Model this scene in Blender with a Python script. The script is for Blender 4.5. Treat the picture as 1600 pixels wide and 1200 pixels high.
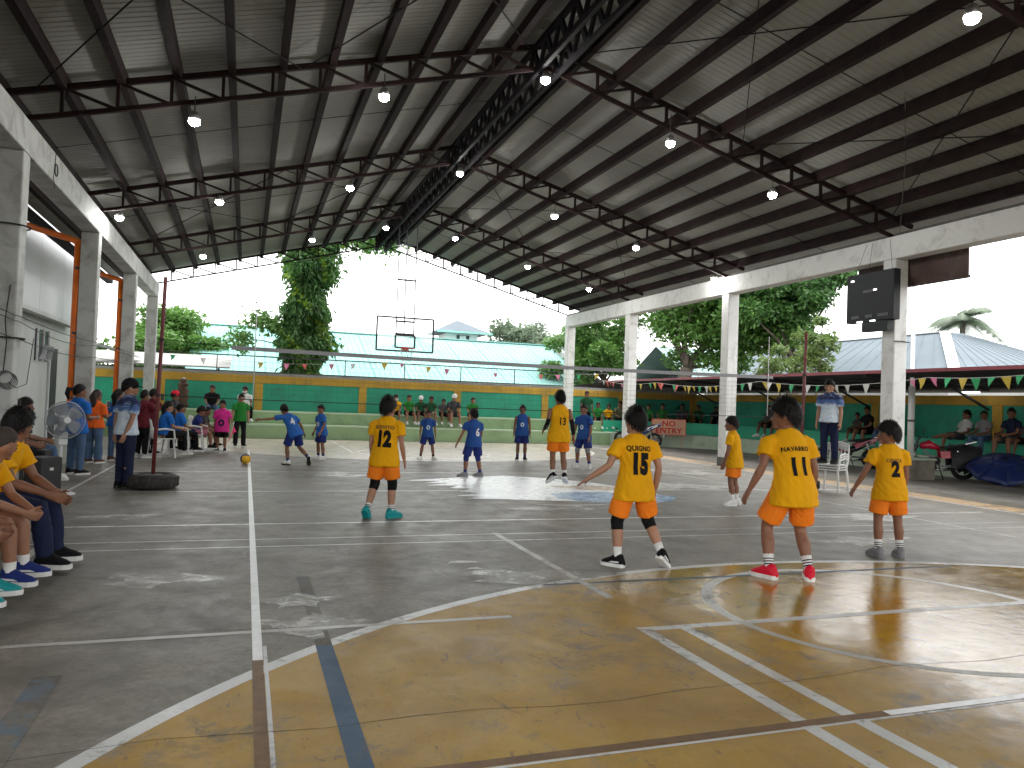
import bpy, bmesh, math, random
import numpy as np
from mathutils import Vector, Matrix
from mathutils.bvhtree import BVHTree

for _o in list(bpy.data.objects):
    bpy.data.objects.remove(_o)
scene = bpy.context.scene
COL = scene.collection
R = math.radians

# ------------------------------------------------------------------ camera
FPX, YAW, PITCH, ROLL, CAMH = 1192.9965, 0.33456, 0.02563, 0.03652, 1.43505
_cy, _sy, _cp, _sp = math.cos(YAW), math.sin(YAW), math.cos(PITCH), math.sin(PITCH)
_F = Vector((_sy*_cp, _cy*_cp, _sp)); _R0 = Vector((_cy, -_sy, 0)); _U0 = _R0.cross(_F)
_R = _R0*math.cos(ROLL) + _U0*math.sin(ROLL); _U = _U0*math.cos(ROLL) - _R0*math.sin(ROLL)
cam_d = bpy.data.cameras.new('camera'); cam = bpy.data.objects.new('camera', cam_d); COL.objects.link(cam)
cam.matrix_world = Matrix(((_R.x, _U.x, -_F.x, 0), (_R.y, _U.y, -_F.y, 0), (_R.z, _U.z, -_F.z, CAMH), (0, 0, 0, 1)))
cam_d.sensor_width = 36.0; cam_d.lens = FPX/1600*36.0; cam_d.clip_start = .05; cam_d.clip_end = 3000
scene.camera = cam
scene.render.resolution_x, scene.render.resolution_y = 1024, 768

# ------------------------------------------------------------------ sky, sun, exposure
SUN_EL, SUN_AZ = R(58), R(60)
world = bpy.data.worlds.new('World'); scene.world = world; world.use_nodes = True
_nt = world.node_tree; _bg = _nt.nodes['Background']
_sky = _nt.nodes.new('ShaderNodeTexSky'); _sky.sky_type = 'NISHITA'; _sky.sun_disc = False
_sky.sun_elevation = SUN_EL; _sky.sun_rotation = SUN_AZ; _sky.air_density = 1.0; _sky.dust_density = 4.0; _sky.ozone_density = 1.0
_hs = _nt.nodes.new('ShaderNodeHueSaturation'); _hs.inputs['Saturation'].default_value = .18
_mx = _nt.nodes.new('ShaderNodeMix'); _mx.data_type = 'RGBA'; _mx.inputs[0].default_value = .72
_mx.inputs[7].default_value = (10.6, 10.6, 10.5, 1)            # even cloud layer over the clear-sky gradient
_nt.links.new(_sky.outputs[0], _hs.inputs['Color']); _nt.links.new(_hs.outputs[0], _mx.inputs[6])
_nt.links.new(_mx.outputs[2], _bg.inputs['Color']); _bg.inputs['Strength'].default_value = .14
sun_d = bpy.data.lights.new('sun', 'SUN'); sun_d.energy = .8; sun_d.angle = R(60); sun_d.color = (1, .97, .92)
sun = bpy.data.objects.new('sun', sun_d); COL.objects.link(sun)
sun.rotation_euler = Vector((-math.cos(SUN_EL)*math.sin(SUN_AZ), -math.cos(SUN_EL)*math.cos(SUN_AZ), -math.sin(SUN_EL))).to_track_quat('-Z', 'Y').to_euler()
scene.view_settings.view_transform = 'Standard'; scene.view_settings.look = 'None'
scene.view_settings.gamma = 1; scene.view_settings.use_curve_mapping = False
scene.view_settings.exposure = 1.5
scene.render.engine = 'CYCLES'
scene.cycles.use_denoising = True
scene.cycles.use_adaptive_sampling = True; scene.cycles.adaptive_threshold = .018; scene.cycles.adaptive_min_samples = 24
scene.cycles.max_bounces = 8; scene.cycles.diffuse_bounces = 3; scene.cycles.glossy_bounces = 3
scene.cycles.transparent_max_bounces = 8; scene.cycles.sample_clamp_indirect = 6
scene.cycles.caustics_reflective = False; scene.cycles.caustics_refractive = False

# ------------------------------------------------------------------ materials
MATS = {}
def _n(nt, t, **kw):
    n = nt.nodes.new(t)
    for k, v in kw.items(): setattr(n, k, v)
    return n
def _noise(nt, pos, scale, detail=4, rough=.55, dist=0, vec=None):
    n = _n(nt, 'ShaderNodeTexNoise'); n.inputs['Scale'].default_value = scale; n.inputs['Detail'].default_value = detail
    n.inputs['Roughness'].default_value = rough; n.inputs['Distortion'].default_value = dist
    if vec:
        m = _n(nt, 'ShaderNodeMapping'); m.inputs['Scale'].default_value = vec; nt.links.new(pos, m.inputs[0]); pos = m.outputs[0]
    nt.links.new(pos, n.inputs['Vector']); return n.outputs['Fac']
def _ramp(nt, fac, a, b, c0=0., c1=1.):
    m = _n(nt, 'ShaderNodeMapRange'); m.inputs[1].default_value = a; m.inputs[2].default_value = b
    m.inputs[3].default_value = c0; m.inputs[4].default_value = c1; nt.links.new(fac, m.inputs[0]); return m.outputs[0]
def _mix(nt, fac, a, b, mode='MIX'):
    m = _n(nt, 'ShaderNodeMix', data_type='RGBA', blend_type=mode)
    for s, v in ((0, fac), (6, a), (7, b)):
        if isinstance(v, (int, float)): m.inputs[s].default_value = v
        elif isinstance(v, tuple): m.inputs[s].default_value = (*v[:3], 1)
        else: nt.links.new(v, m.inputs[s])
    return m.outputs[2]
def _math(nt, op, a, b):
    m = _n(nt, 'ShaderNodeMath', operation=op)
    for i, v in enumerate((a, b)):
        if isinstance(v, (int, float)): m.inputs[i].default_value = v
        else: nt.links.new(v, m.inputs[i])
    return m.outputs[0]
def _base(name):
    m = bpy.data.materials.new(name); m.use_nodes = True; nt = m.node_tree
    return m, nt, nt.nodes['Principled BSDF'], _n(nt, 'ShaderNodeNewGeometry').outputs['Position']
def _bump(nt, b, h, strength, dist=.01):
    bp = _n(nt, 'ShaderNodeBump'); bp.inputs['Strength'].default_value = strength; bp.inputs['Distance'].default_value = dist
    nt.links.new(h, bp.inputs['Height']); nt.links.new(bp.outputs[0], b.inputs['Normal'])
def mat(name, col, rough=.6, var=.25, scale=3., metal=0., dirt=None, dirt_amt=.0, dirt_scale=2., bump=0., bscale=40., spec=.5, emit=None, es=0., alpha=1., trans=0., coat=0., sheen=0.):
    """plain coloured surface with two scales of tone variation and optional dirt"""
    if name in MATS: return MATS[name]
    m, nt, b, pos = _base(name)
    dark = tuple(c*(1-var) for c in col); lite = tuple(min(1, c*(1+var*.6)) for c in col)
    c = _mix(nt, _ramp(nt, _noise(nt, pos, scale, 5), .3, .7), dark, lite)
    if dirt:
        msk = _ramp(nt, _noise(nt, pos, dirt_scale, 8, .7, .4), .62-dirt_amt*.3, .78-dirt_amt*.2)
        c = _mix(nt, _math(nt, 'MULTIPLY', msk, min(1, dirt_amt*1.6)), c, dirt)
    nt.links.new(c, b.inputs['Base Color'])
    b.inputs['Roughness'].default_value = rough; b.inputs['Metallic'].default_value = metal
    b.inputs['Specular IOR Level'].default_value = spec
    if coat: b.inputs['Coat Weight'].default_value = coat; b.inputs['Coat Roughness'].default_value = .1
    if sheen: b.inputs['Sheen Weight'].default_value = sheen
    if trans: b.inputs['Transmission Weight'].default_value = trans
    if alpha < 1: b.inputs['Alpha'].default_value = alpha
    if bump: _bump(nt, b, _noise(nt, pos, bscale, 4), bump)
    if emit: b.inputs['Emission Color'].default_value = (*emit, 1); b.inputs['Emission Strength'].default_value = es
    MATS[name] = m; return m

def _concrete(nt, pos):
    """colour of the bare court slab: patchy grey cement, brown stains, fine speckle"""
    big = _noise(nt, pos, .35, 6, .6, .8); mid = _noise(nt, pos, 1.6, 8, .68, .5); fine = _noise(nt, pos, 26, 4, .7)
    c = _mix(nt, _ramp(nt, big, .32, .68), (.150, .136, .110), (.250, .230, .190))
    c = _mix(nt, _ramp(nt, mid, .38, .60), (.098, .088, .070), c)
    c = _mix(nt, _ramp(nt, _noise(nt, pos, 5.5, 9, .8, .9), .52, .66, 0, .6), c, (.066, .058, .045))
    c = _mix(nt, _ramp(nt, _noise(nt, pos, .8, 7, .7, 1.5, (1, .35, 1)), .58, .74, 0, .75), c, (.15, .122, .092))
    c = _mix(nt, _ramp(nt, fine, .40, .68, 0, .5), c, (.085, .078, .064))
    # streaks where paint was scrubbed off and trowel sweeps
    c = _mix(nt, _ramp(nt, _noise(nt, pos, 2.2, 9, .75, .6, (1.6, .5, 1)), .60, .72, 0, .6), c, (.36, .355, .33))
    c = _mix(nt, _ramp(nt, _noise(nt, pos, 6.5, 8, .8, 1.2), .66, .72, 0, .8), c, (.42, .415, .39))
    return c
def floor_mat(name, paint=None, wear=.35, tint2=None, rough=(.34, .6), flake=None, wet=None, edge=.06, spec=.5, glossy_bump=.12):
    if name in MATS: return MATS[name]
    m, nt, b, pos = _base(name)
    con = _concrete(nt, pos); c = con
    if paint:
        p = _mix(nt, _ramp(nt, _noise(nt, pos, 1.1, 7, .62, .7), .33, .67), tint2 or tuple(v*.72 for v in paint), paint)
        p = _mix(nt, _ramp(nt, _noise(nt, pos, 34, 3, .6), .4, .8, 0, .22), p, tuple(v*.45 for v in paint))
        w1 = _noise(nt, pos, 4.5, 9, .78, .5); w2 = _noise(nt, pos, .55, 4, .5)
        w = _math(nt, 'ADD', w1, _math(nt, 'MULTIPLY', w2, .55))
        lim = 1.02-.28*wear
        c = _mix(nt, _ramp(nt, w, lim-edge, lim+edge), p, con)
        if flake:   # dark chips and scuffs
            c = _mix(nt, _ramp(nt, _noise(nt, pos, 9, 6, .7, 1.6, (1, .45, 1)), .605, .66, 0, .8), c, flake)
            c = _mix(nt, _ramp(nt, _noise(nt, pos, 38, 5, .75, .8, (1, .5, 1)), .63, .69, 0, .75), c, tuple(v*.7 for v in flake))
            c = _mix(nt, _ramp(nt, _noise(nt, pos, .75, 8, .72, 1.2), .54, .68, 0, .6), c, (.20, .125, .05))
    nt.links.new(c, b.inputs['Base Color'])
    r = _ramp(nt, _noise(nt, pos, 3.1, 9, .78, .5), .36, .64, rough[0], rough[1])
    if wet:      # damp film, with a ragged outline, over part of the surface
        sx = _n(nt, 'ShaderNodeSeparateXYZ'); nt.links.new(pos, sx.inputs[0])
        k = _math(nt, 'ADD', _math(nt, 'ADD', sx.outputs[0], _math(nt, 'MULTIPLY', sx.outputs[1], .25)), _math(nt, 'MULTIPLY', _noise(nt, pos, .9, 6, .65), 2.2))
        wm = _ramp(nt, k, wet[0], wet[1]); r2 = _ramp(nt, _noise(nt, pos, 3.1, 9, .78, .5), .36, .64, .42, .60)
        mm = _n(nt, 'ShaderNodeMix', data_type='FLOAT'); nt.links.new(wm, mm.inputs[0]); nt.links.new(r2, mm.inputs[2]); nt.links.new(r, mm.inputs[3]); r = mm.outputs[0]
    nt.links.new(r, b.inputs['Roughness'])
    b.inputs['Specular IOR Level'].default_value = spec
    _bump(nt, b, _math(nt, 'ADD', _noise(nt, pos, 7, 8, .65), _math(nt, 'MULTIPLY', _noise(nt, pos, 90, 2), .25)), glossy_bump, .02)
    MATS[name] = m; return m

def leaf_mat(name, a, bcol, c3=None):
    if name in MATS: return MATS[name]
    m, nt, b, pos = _base(name)
    c = _mix(nt, _ramp(nt, _noise(nt, pos, .9, 4), .35, .65), a, bcol)
    c = _mix(nt, _ramp(nt, _noise(nt, pos, 14, 2), .45, .75, 0, .6), c, c3 or tuple(min(1, v*1.5) for v in bcol))
    nt.links.new(c, b.inputs['Base Color']); b.inputs['Roughness'].default_value = .5
    tr = _n(nt, 'ShaderNodeBsdfTranslucent'); nt.links.new(c, tr.inputs['Color'])
    mx = _n(nt, 'ShaderNodeMixShader'); mx.inputs[0].default_value = .38
    nt.links.new(b.outputs[0], mx.inputs[1]); nt.links.new(tr.outputs[0], mx.inputs[2])
    nt.links.new(mx.outputs[0], nt.nodes['Material Output'].inputs['Surface'])
    MATS[name] = m; return m

# ------------------------------------------------------------------ mesh helpers
def V(*a): return Vector(a)
OFF = {}
class MB:
    def __init__(s): s.v = []; s.f = []
    def add(s, vs, fs):
        k = len(s.v); s.v += [tuple(v) for v in vs]; s.f += [tuple(i+k for i in f) for f in fs]; return s
    def box(s, a, b, M=None):
        x0, y0, z0 = a; x1, y1, z1 = b
        vs = [V(x, y, z) for z in (z0, z1) for y in (y0, y1) for x in (x0, x1)]
        if M: vs = [M @ v for v in vs]
        return s.add(vs, [(0, 2, 3, 1), (4, 5, 7, 6), (0, 1, 5, 4), (2, 6, 7, 3), (0, 4, 6, 2), (1, 3, 7, 5)])
    def cbox(s, a, b, c=.01, M=None):
        """box with chamfered edges"""
        x0, y0, z0 = a; x1, y1, z1 = b; bm = bmesh.new()
        bmesh.ops.create_cube(bm, size=1)
        for v in bm.verts: v.co = V((x0+x1)/2+v.co.x*(x1-x0), (y0+y1)/2+v.co.y*(y1-y0), (z0+z1)/2+v.co.z*(z1-z0))
        bmesh.ops.bevel(bm, geom=bm.edges[:], offset=c, segments=2, affect='EDGES', profile=.5)
        bm.verts.index_update()
        s.add([(M @ v.co) if M else v.co.copy() for v in bm.verts], [[v.index for v in f.verts] for f in bm.faces]); bm.free(); return s
    def bar(s, p, q, w, h=None, up=(0, 0, 1)):
        p, q = Vector(p), Vector(q); h = h or w; t = (q-p).normalized(); u = Vector(up)
        if abs(t.dot(u)) > .98: u = Vector((0, 1, 0))
        a = t.cross(u).normalized(); b = a.cross(t)
        vs = [c+a*sx*w/2+b*sy*h/2 for c in (p, q) for sx, sy in ((-1, -1), (1, -1), (1, 1), (-1, 1))]
        return s.add(vs, [(0, 3, 2, 1), (4, 5, 6, 7), (0, 1, 5, 4), (1, 2, 6, 5), (2, 3, 7, 6), (3, 0, 4, 7)])
    def tube(s, pts, rad, n=10, ref=(0, 0, 1), cap=True, rnd=0.):
        """loft of ellipses; rad = list of r or (r_side, r_normal)"""
        pts = [Vector(p) for p in pts]; rad = [(r, r) if isinstance(r, (int, float)) else r for r in rad]
        if rnd and len(pts) > 1:
            for e in (0, 1):
                i, j = (0, 1) if e == 0 else (-1, -2)
                d = (pts[i]-pts[j]).normalized(); r0 = rad[i]; L = min(r0)*rnd
                np_, nr = pts[i]+d*L, (r0[0]*.55, r0[1]*.55)
                if e == 0: pts = [np_]+pts; rad = [nr]+rad
                else: pts = pts+[np_]; rad = rad+[nr]
        m = len(pts); ref = Vector(ref); k = len(s.v); prev = None
        for i in range(m):
            t = (pts[min(i+1, m-1)]-pts[max(i-1, 0)])
            t = t.normalized() if t.length > 1e-9 else Vector((0, 0, 1))
            a = (ref if prev is None else prev); a = a-t*a.dot(t)
            if a.length < 1e-3: a = Vector((1, 0, 0))-t*t.x
            if a.length < 1e-3: a = Vector((0, 1, 0))-t*t.y
            a.normalize(); prev = a; b = t.cross(a)
            ra, rb = rad[i]
            for j in range(n):
                th = 2*math.pi*j/n; s.v.append(tuple(pts[i]+a*(ra*math.cos(th))+b*(rb*math.sin(th))))
        for i in range(m-1):
            for j in range(n):
                s.f.append((k+i*n+j, k+i*n+(j+1) % n, k+(i+1)*n+(j+1) % n, k+(i+1)*n+j))
        if cap:
            s.f.append(tuple(k+j for j in reversed(range(n)))); s.f.append(tuple(k+(m-1)*n+j for j in range(n)))
        return s
    def ell(s, c, r, n=12, m=8, M=None, fn=None):
        """ellipsoid, fn(dir)->radius factor"""
        c = Vector(c); vs = []; fs = []
        for i in range(m+1):
            ph = math.pi*i/m-math.pi/2
            for j in range(n):
                th = 2*math.pi*j/n; d = V(math.cos(ph)*math.cos(th), math.cos(ph)*math.sin(th), math.sin(ph))
                k = fn(d) if fn else 1.
                p = V(d.x*r[0]*k, d.y*r[1]*k, d.z*r[2]*k)
                vs.append(c+((M @ p) if M else p))
        for i in range(m):
            for j in range(n):
                fs.append((i*n+j, i*n+(j+1) % n, (i+1)*n+(j+1) % n, (i+1)*n+j))
        return s.add(vs, fs)
    def ring(s, c, R_, r, n=28, m=8, axis='Z', sq=1.):
        """torus"""
        vs = []; fs = []; c = Vector(c)
        for i in range(n):
            a = 2*math.pi*i/n
            for j in range(m):
                b = 2*math.pi*j/m; rr = R_+r*math.cos(b); h = r*sq*math.sin(b)
                p = {'Z': (rr*math.cos(a), rr*math.sin(a), h), 'X': (h, rr*math.cos(a), rr*math.sin(a)), 'Y': (rr*math.cos(a), h, rr*math.sin(a))}[axis]
                vs.append(c+Vector(p))
        for i in range(n):
            for j in range(m): fs.append((i*m+j, ((i+1) % n)*m+j, ((i+1) % n)*m+(j+1) % m, i*m+(j+1) % m))
        return s.add(vs, fs)
    def lathe(s, prof, n=24, c=(0, 0, 0), M=None):
        c = Vector(c); vs = []; fs = []
        for r, z in prof:
            for j in range(n):
                p = V(r*math.cos(2*math.pi*j/n), r*math.sin(2*math.pi*j/n), z); vs.append(c+((M @ p) if M else p))
        for i in range(len(prof)-1):
            for j in range(n): fs.append((i*n+j, i*n+(j+1) % n, (i+1)*n+(j+1) % n, (i+1)*n+j))
        fs.append(tuple(reversed(range(n)))); fs.append(tuple((len(prof)-1)*n+j for j in range(n)))
        return s.add(vs, fs)
    def prism(s, poly, z0, z1):
        n = len(poly); vs = [(x, y, z0) for x, y in poly]+[(x, y, z1) for x, y in poly]
        fs = [tuple(reversed(range(n))), tuple(range(n, 2*n))]+[(i, (i+1) % n, n+(i+1) % n, n+i) for i in range(n)]
        return s.add(vs, fs)
    def slab(s, quad, th):
        """extrude a planar polygon (3D points) by thickness along its normal"""
        q = [Vector(p) for p in quad]; nrm = (q[1]-q[0]).cross(q[2]-q[0]).normalized()*th; n = len(q)
        fs = [tuple(reversed(range(n))), tuple(range(n, 2*n))]+[(i, (i+1) % n, n+(i+1) % n, n+i) for i in range(n)]
        return s.add(q+[p+nrm for p in q], fs)
    def mesh(s, name, m=None, smooth=False, off=None):
        me = bpy.data.meshes.new(name); o = off or Vector((0, 0, 0))
        me.from_pydata([(x-o[0], y-o[1], z-o[2]) for x, y, z in s.v], [], s.f); me.update()
        if m: me.materials.append(m)
        if smooth: me.polygons.foreach_set('use_smooth', [True]*len(me.polygons)); 
        return me
    def build(s, name, m, parent=None, smooth=False):
        off = OFF.get(parent.name) if parent else None
        o = bpy.data.objects.new(name, s.mesh(name, m, smooth, off)); COL.objects.link(o)
        if parent: o.parent = parent
        if off is not None: OFF[o.name] = off
        return o
def tag(o, label=None, cat=None, group=None, kind=None):
    for k, v in (('label', label), ('category', cat), ('group', group), ('kind', kind)):
        if v: o[k] = v
    return o
def thing(name, label, cat, loc=(0, 0, 0), rz=0., group=None, world=False):
    o = bpy.data.objects.new(name, None); COL.objects.link(o); o.location = loc; o.rotation_euler = (0, 0, rz)
    o.empty_display_size = .1
    if world: OFF[o.name] = Vector(loc)
    return tag(o, label, cat, group)
def inst(name, me, parent=None, M=None):
    """one more object on shared mesh data; M is a matrix in the parent's building coordinates"""
    o = bpy.data.objects.new(name, me); COL.objects.link(o)
    off = OFF.get(parent.name) if parent else None
    if M is not None:
        M = M.copy()
        if off is not None: M = Matrix.Translation(-off) @ M
        o.matrix_local = M if parent is None else M
    if parent: o.parent = parent; o.matrix_parent_inverse = Matrix.Identity(4)
    if M is not None: o.matrix_basis = M
    return o
def bar_matrix(p, q, w, h, up=(0, 0, 1)):
    """matrix taking the unit box (-.5...5) to a bar between p and q"""
    p, q = Vector(p), Vector(q); t = (q-p); L = t.length; t.normalize(); u = Vector(up)
    if abs(t.dot(u)) > .98: u = Vector((0, 1, 0))
    a = t.cross(u).normalized(); b = a.cross(t); c = (p+q)/2
    return Matrix(((a.x*w, t.x*L, b.x*h, c.x), (a.y*w, t.y*L, b.y*h, c.y), (a.z*w, t.z*L, b.z*h, c.z), (0, 0, 0, 1)))
_UNIT = {}
def unit(m):
    if m.name not in _UNIT: _UNIT[m.name] = MB().box((-.5, -.5, -.5), (.5, .5, .5)).mesh('unit_bar', m)
    return _UNIT[m.name]
def bar(name, p, q, w, h, m, parent, up=(0, 0, 1)): return inst(name, unit(m), parent, bar_matrix(p, q, w, h, up))
def copy_tree(o, parent=None):
    c = o.copy(); COL.objects.link(c); c.parent = parent
    if o.name in OFF: OFF[c.name] = OFF[o.name]
    for ch in list(o.children): copy_tree(ch, c)
    return c
def vnoise(P, f, seed=0.):
    """cheap smooth noise on an (n,3) array, about -1..1"""
    x, y, z = P[:, 0]*f, P[:, 1]*f, P[:, 2]*f
    a = np.sin(1.7*x+2.3*np.sin(.9*y+seed)+1.1*z+seed); b = np.sin(1.3*y-1.9*z+1.7*np.sin(1.1*x+.6*z+2*seed)+seed*.7)
    c = np.sin(2.1*z+.8*x-1.4*y+1.9*np.sin(.7*z+seed)+seed*1.3)
    return (a+b+c)/3
random.seed(7); rng = np.random.default_rng(7)
# ================================================================== SETTING
def arc_ring(cx, cy, r0, r1, a0, a1, n, z):
    vs = []; fs = []
    for i in range(n+1):
        a = R(a0+(a1-a0)*i/n)
        for r in (r0, r1): vs.append((cx+r*math.cos(a), cy+r*math.sin(a), z))
    for i in range(n): fs.append((2*i, 2*i+1, 2*i+3, 2*i+2))
    return MB().add(vs, fs)
def sheet(x0, y0, x1, y1, z): return MB().add([(x0, y0, z), (x1, y0, z), (x1, y1, z), (x0, y1, z)], [(0, 1, 2, 3)])

g_mat = mat('ground_earth', (.17, .155, .13), .9, .35, .6, dirt=(.10, .12, .06), dirt_amt=.5, dirt_scale=.5, bump=.4, bscale=12)
ground = tag(MB().add([(-900, -900, -.07), (900, -900, -.07), (900, 1500, -.07), (-900, 1500, -.07)], [(0, 1, 2, 3)]).build('ground', g_mat), kind='structure')
slab_m = floor_mat('court_concrete', rough=(.40, .58), glossy_bump=.22)
court = tag(MB().box((-4.6, -9, -.2), (12.9, 26.35, 0)).build('court_floor', slab_m), kind='structure')
apron_m = floor_mat('apron_concrete', (.30, .29, .27), .5, (.17, .155, .135), rough=(.45, .75), flake=(.07, .06, .05), glossy_bump=.3)
apron = tag(MB().box((12.9, -9, -.3), (18.4, 28.3, -.012)).build('pavement', apron_m), kind='structure')

YEL = floor_mat('yellow_court_paint', (.42, .248, .014), .46, (.285, .16, .013), rough=(.055, .22), wet=(4.9, 6.0), flake=(.13, .085, .045), edge=.10, spec=.6, glossy_bump=.12)
WHT = floor_mat('white_line_paint', (.62, .63, .62), .52, (.46, .47, .46), rough=(.25, .45))
WHT2 = floor_mat('white_line_paint_crisp', (.80, .81, .80), .12, (.66, .61, .6), rough=(.22, .4))
DULL = floor_mat('faded_line_paint', (.44, .435, .40), .45, (.36, .35, .33), rough=(.3, .5))
BLU = floor_mat('blue_line_paint', (.085, .14, .21), .5, (.068, .112, .17), rough=(.5, .7), spec=.2)
BLU2 = floor_mat('faded_blue_paint', (.12, .17, .22), 1.15, (.10, .13, .16), rough=(.5, .7), spec=.2)
CREAM = floor_mat('cream_court_paint', (.55, .48, .37), .35, (.33, .30, .25), rough=(.25, .45))
TAPE = mat('white_floor_tape', (.80, .81, .82), .28, .12, 14, bump=.5, bscale=26, spec=.6)
BTAPE = mat('brown_floor_tape', (.17, .095, .042), .5, .3, 9, bump=.3, bscale=26, spec=.25)
CX, CY, R3 = 4.62, -.04, 6.17
def mark(name, mb, m):
    mb.v = [(a, b, c*.1) for a, b, c in mb.v]          # paint and tape films: a millimetre or so apart
    return tag(mb.build(name, m, court), kind='structure')
# three point zones
vs = [(CX+(R3-.03)*math.cos(R(a)), CY+(R3-.03)*math.sin(R(a)), .004) for a in np.linspace(-30, 210, 121)]
mark('yellow_zone', MB().add(vs, [tuple(range(len(vs)))]), YEL)
mark('three_point_line', arc_ring(CX, CY, R3-.045, R3+.045, -30, 210, 160, .012), WHT)
vs = [(CX+6.08*math.cos(R(a)), 23.9+6.08*math.sin(R(a)), .004) for a in np.linspace(159, 381, 81)]
mark('cream_zone', MB().add(vs, [tuple(range(len(vs)))]), CREAM)
mark('three_point_line', arc_ring(CX, 23.9, 6.05, 6.13, 159, 381, 110, .012), WHT2)
# free throw lane and circle
mark('free_throw_line', sheet(2.47, 4.385, 6.78, 4.465, .0121), WHT)
for x in (2.51, 2.80, 6.44, 6.73): mark('lane_line', sheet(x-.042, -2.2, x+.042, 4.385, .0122), WHT)
mark('free_throw_circle', arc_ring(CX, 4.45, 1.31, 1.395, 0, 180, 80, .0134), WHT)
mark('free_throw_circle', arc_ring(CX, 4.45, 1.32, 1.39, 180, 360, 80, .0134), DULL)
mark('free_throw_line', sheet(2.7, 20.3, 6.6, 20.38, .0121), WHT2)
for x in (2.71, 6.53): mark('lane_line', sheet(x-.04, 20.38, x+.04, 25.6, .0121), WHT2)
mark('free_throw_circle', arc_ring(CX, 20.34, 1.72, 1.80, 0, 360, 80, .0134), WHT2)
# blue lines of an older court
mark('blue_line', sheet(.44, -2, .535, 4.54, .0136), BLU)
mark('blue_line', sheet(.44, 4.54, .535, 6.3, .0137), BLU2)
mark('blue_line', sheet(-.93, 3.0, -.80, 4.35, .0138), BLU2)
mark('blue_line', sheet(2.3, 5.655, 6.6, 5.705, .0139), BLU)
# volleyball court
YC = 11.92; XL = .122; XR = 9.12
mark('side_line_tape', sheet(XL-.027, 4.36, XL+.027, 20.9, .020), TAPE)
mark('side_line_tape', sheet(XL-.030, 1.2, XL+.026, 4.36, .0205), BTAPE)
mark('old_side_line', sheet(XL+.030, 1.2, XL+.050, 4.6, .0145), WHT)
mark('side_line', sheet(XR-.022, 2.9, XR+.022, 20.9, .0162), WHT)
for nm, y, w, m in (('attack_line', YC-3, .025, WHT2), ('centre_line', YC, .022, WHT2), ('attack_line', YC+3, .022, WHT2), ('end_line', YC+9, .025, WHT2)):
    mark(nm, sheet(-2.2 if nm != 'centre_line' else -1.6, y-w, 11.0, y+w, .0166), m)
mark('end_line_tape', sheet(.15, YC-9-.03, XR, YC-9+.028, .0208), BTAPE)
mark('end_line', sheet(.15, YC-9-.055, XR, YC-9-.035, .0168), WHT)
mark('end_line_tape', sheet(3.0, YC-9-.028, XR, YC-9+.026, .0214), TAPE)
mark('cross_line', sheet(-2.4, 7.965, 12.4, 8.0, .0172), WHT); mark('cross_line', sheet(-2.4, 7.58, 12.4, 7.615, .0173), WHT)
mark('cross_line', sheet(-2.6, 4.855, 1.75, 4.91, .0174), DULL)
mark('long_line', sheet(2.62, 5.2, 2.69, 8.05, .0178), DULL)
mark('long_line', sheet(-1.72, 5.2, -1.64, 7.9, .0179), DULL)
mark('court_edge_line', sheet(11.5, -4, 11.56, 25.4, .0182), WHT2)
mark('court_edge_line', sheet(-2.3, 8.5, -2.25, 25.4, .0183), WHT)
mark('court_edge_line', sheet(-2.2, 25.3, 11.4, 25.36, .0184), WHT2)
BAND = floor_mat('orange_band_paint', (.52, .34, .17), .75, (.40, .30, .2), rough=(.3, .5))
mark('edge_band', sheet(11.62, -4, 12.25, 24, .0052), BAND)
# painted emblem on the centre circle
def blob(pts, z, jag=0., n=6, seed=1):
    r = random.Random(seed); out = []
    for i, p in enumerate(pts):
        q = pts[(i+1) % len(pts)]
        for k in range(n):
            t = k/n; out.append((p[0]+(q[0]-p[0])*t+r.uniform(-jag, jag), p[1]+(q[1]-p[1])*t+r.uniform(-jag, jag), z))
    from mathutils.geometry import tessellate_polygon
    tri = tessellate_polygon([[Vector(v) for v in out]]); vs = [Vector(v) for v in out]
    tri = [t if (vs[t[1]]-vs[t[0]]).cross(vs[t[2]]-vs[t[0]]).z > 0 else t[::-1] for t in tri]
    return MB().add(vs, tri)
EMW = floor_mat('emblem_white', (.88, .89, .90), -.1, (.78, .80, .83), rough=(.22, .36))
EMB = floor_mat('emblem_blue', (.26, .40, .62), .1, (.22, .34, .55), rough=(.18, .35))
EMP = floor_mat('emblem_peach', (.60, .46, .34), .45, (.5, .42, .36), rough=(.18, .35))
wing = [(4.1, 14.35), (3.85, 14.0), (3.3, 13.75), (2.72, 13.45), (3.35, 13.35), (3.0, 13.05), (3.45, 13.05), (2.95, 12.7), (3.5, 12.65), (3.25, 12.3), (3.6, 12.2), (3.3, 11.85), (3.55, 11.6),
        (3.1, 11.3), (3.4, 11.15), (3.15, 10.95), (3.7, 10.85), (4.3, 10.68), (5.0, 10.5), (5.9, 10.25), (6.4, 10.6), (6.6, 11.4), (6.5, 12.3), (6.2, 13.2), (5.6, 13.9), (4.9, 14.4), (4.5, 14.2)]
mark('emblem', blob(wing, .0186, .008, 3), EMW)
mark('emblem', blob([(4.75, 11.5), (5.2, 11.7), (6.2, 11.6), (6.75, 11.0), (6.3, 10.4), (5.6, 10.2), (4.9, 10.5), (4.6, 10.9)], .0226, .04, seed=3), EMB)
mark('emblem', blob([(5.0, 12.5), (5.8, 12.7), (6.5, 12.4), (6.45, 11.8), (5.6, 11.95)], .0227, .04, seed=4), EMP)
mark('emblem', arc_ring(4.62, 11.92, 1.74, 1.80, 250, 420, 60, .0189), WHT)
SCUF = floor_mat('pale_scuff', (.50, .49, .46), .95, (.38, .37, .35), rough=(.3, .5), edge=.05)
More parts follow.
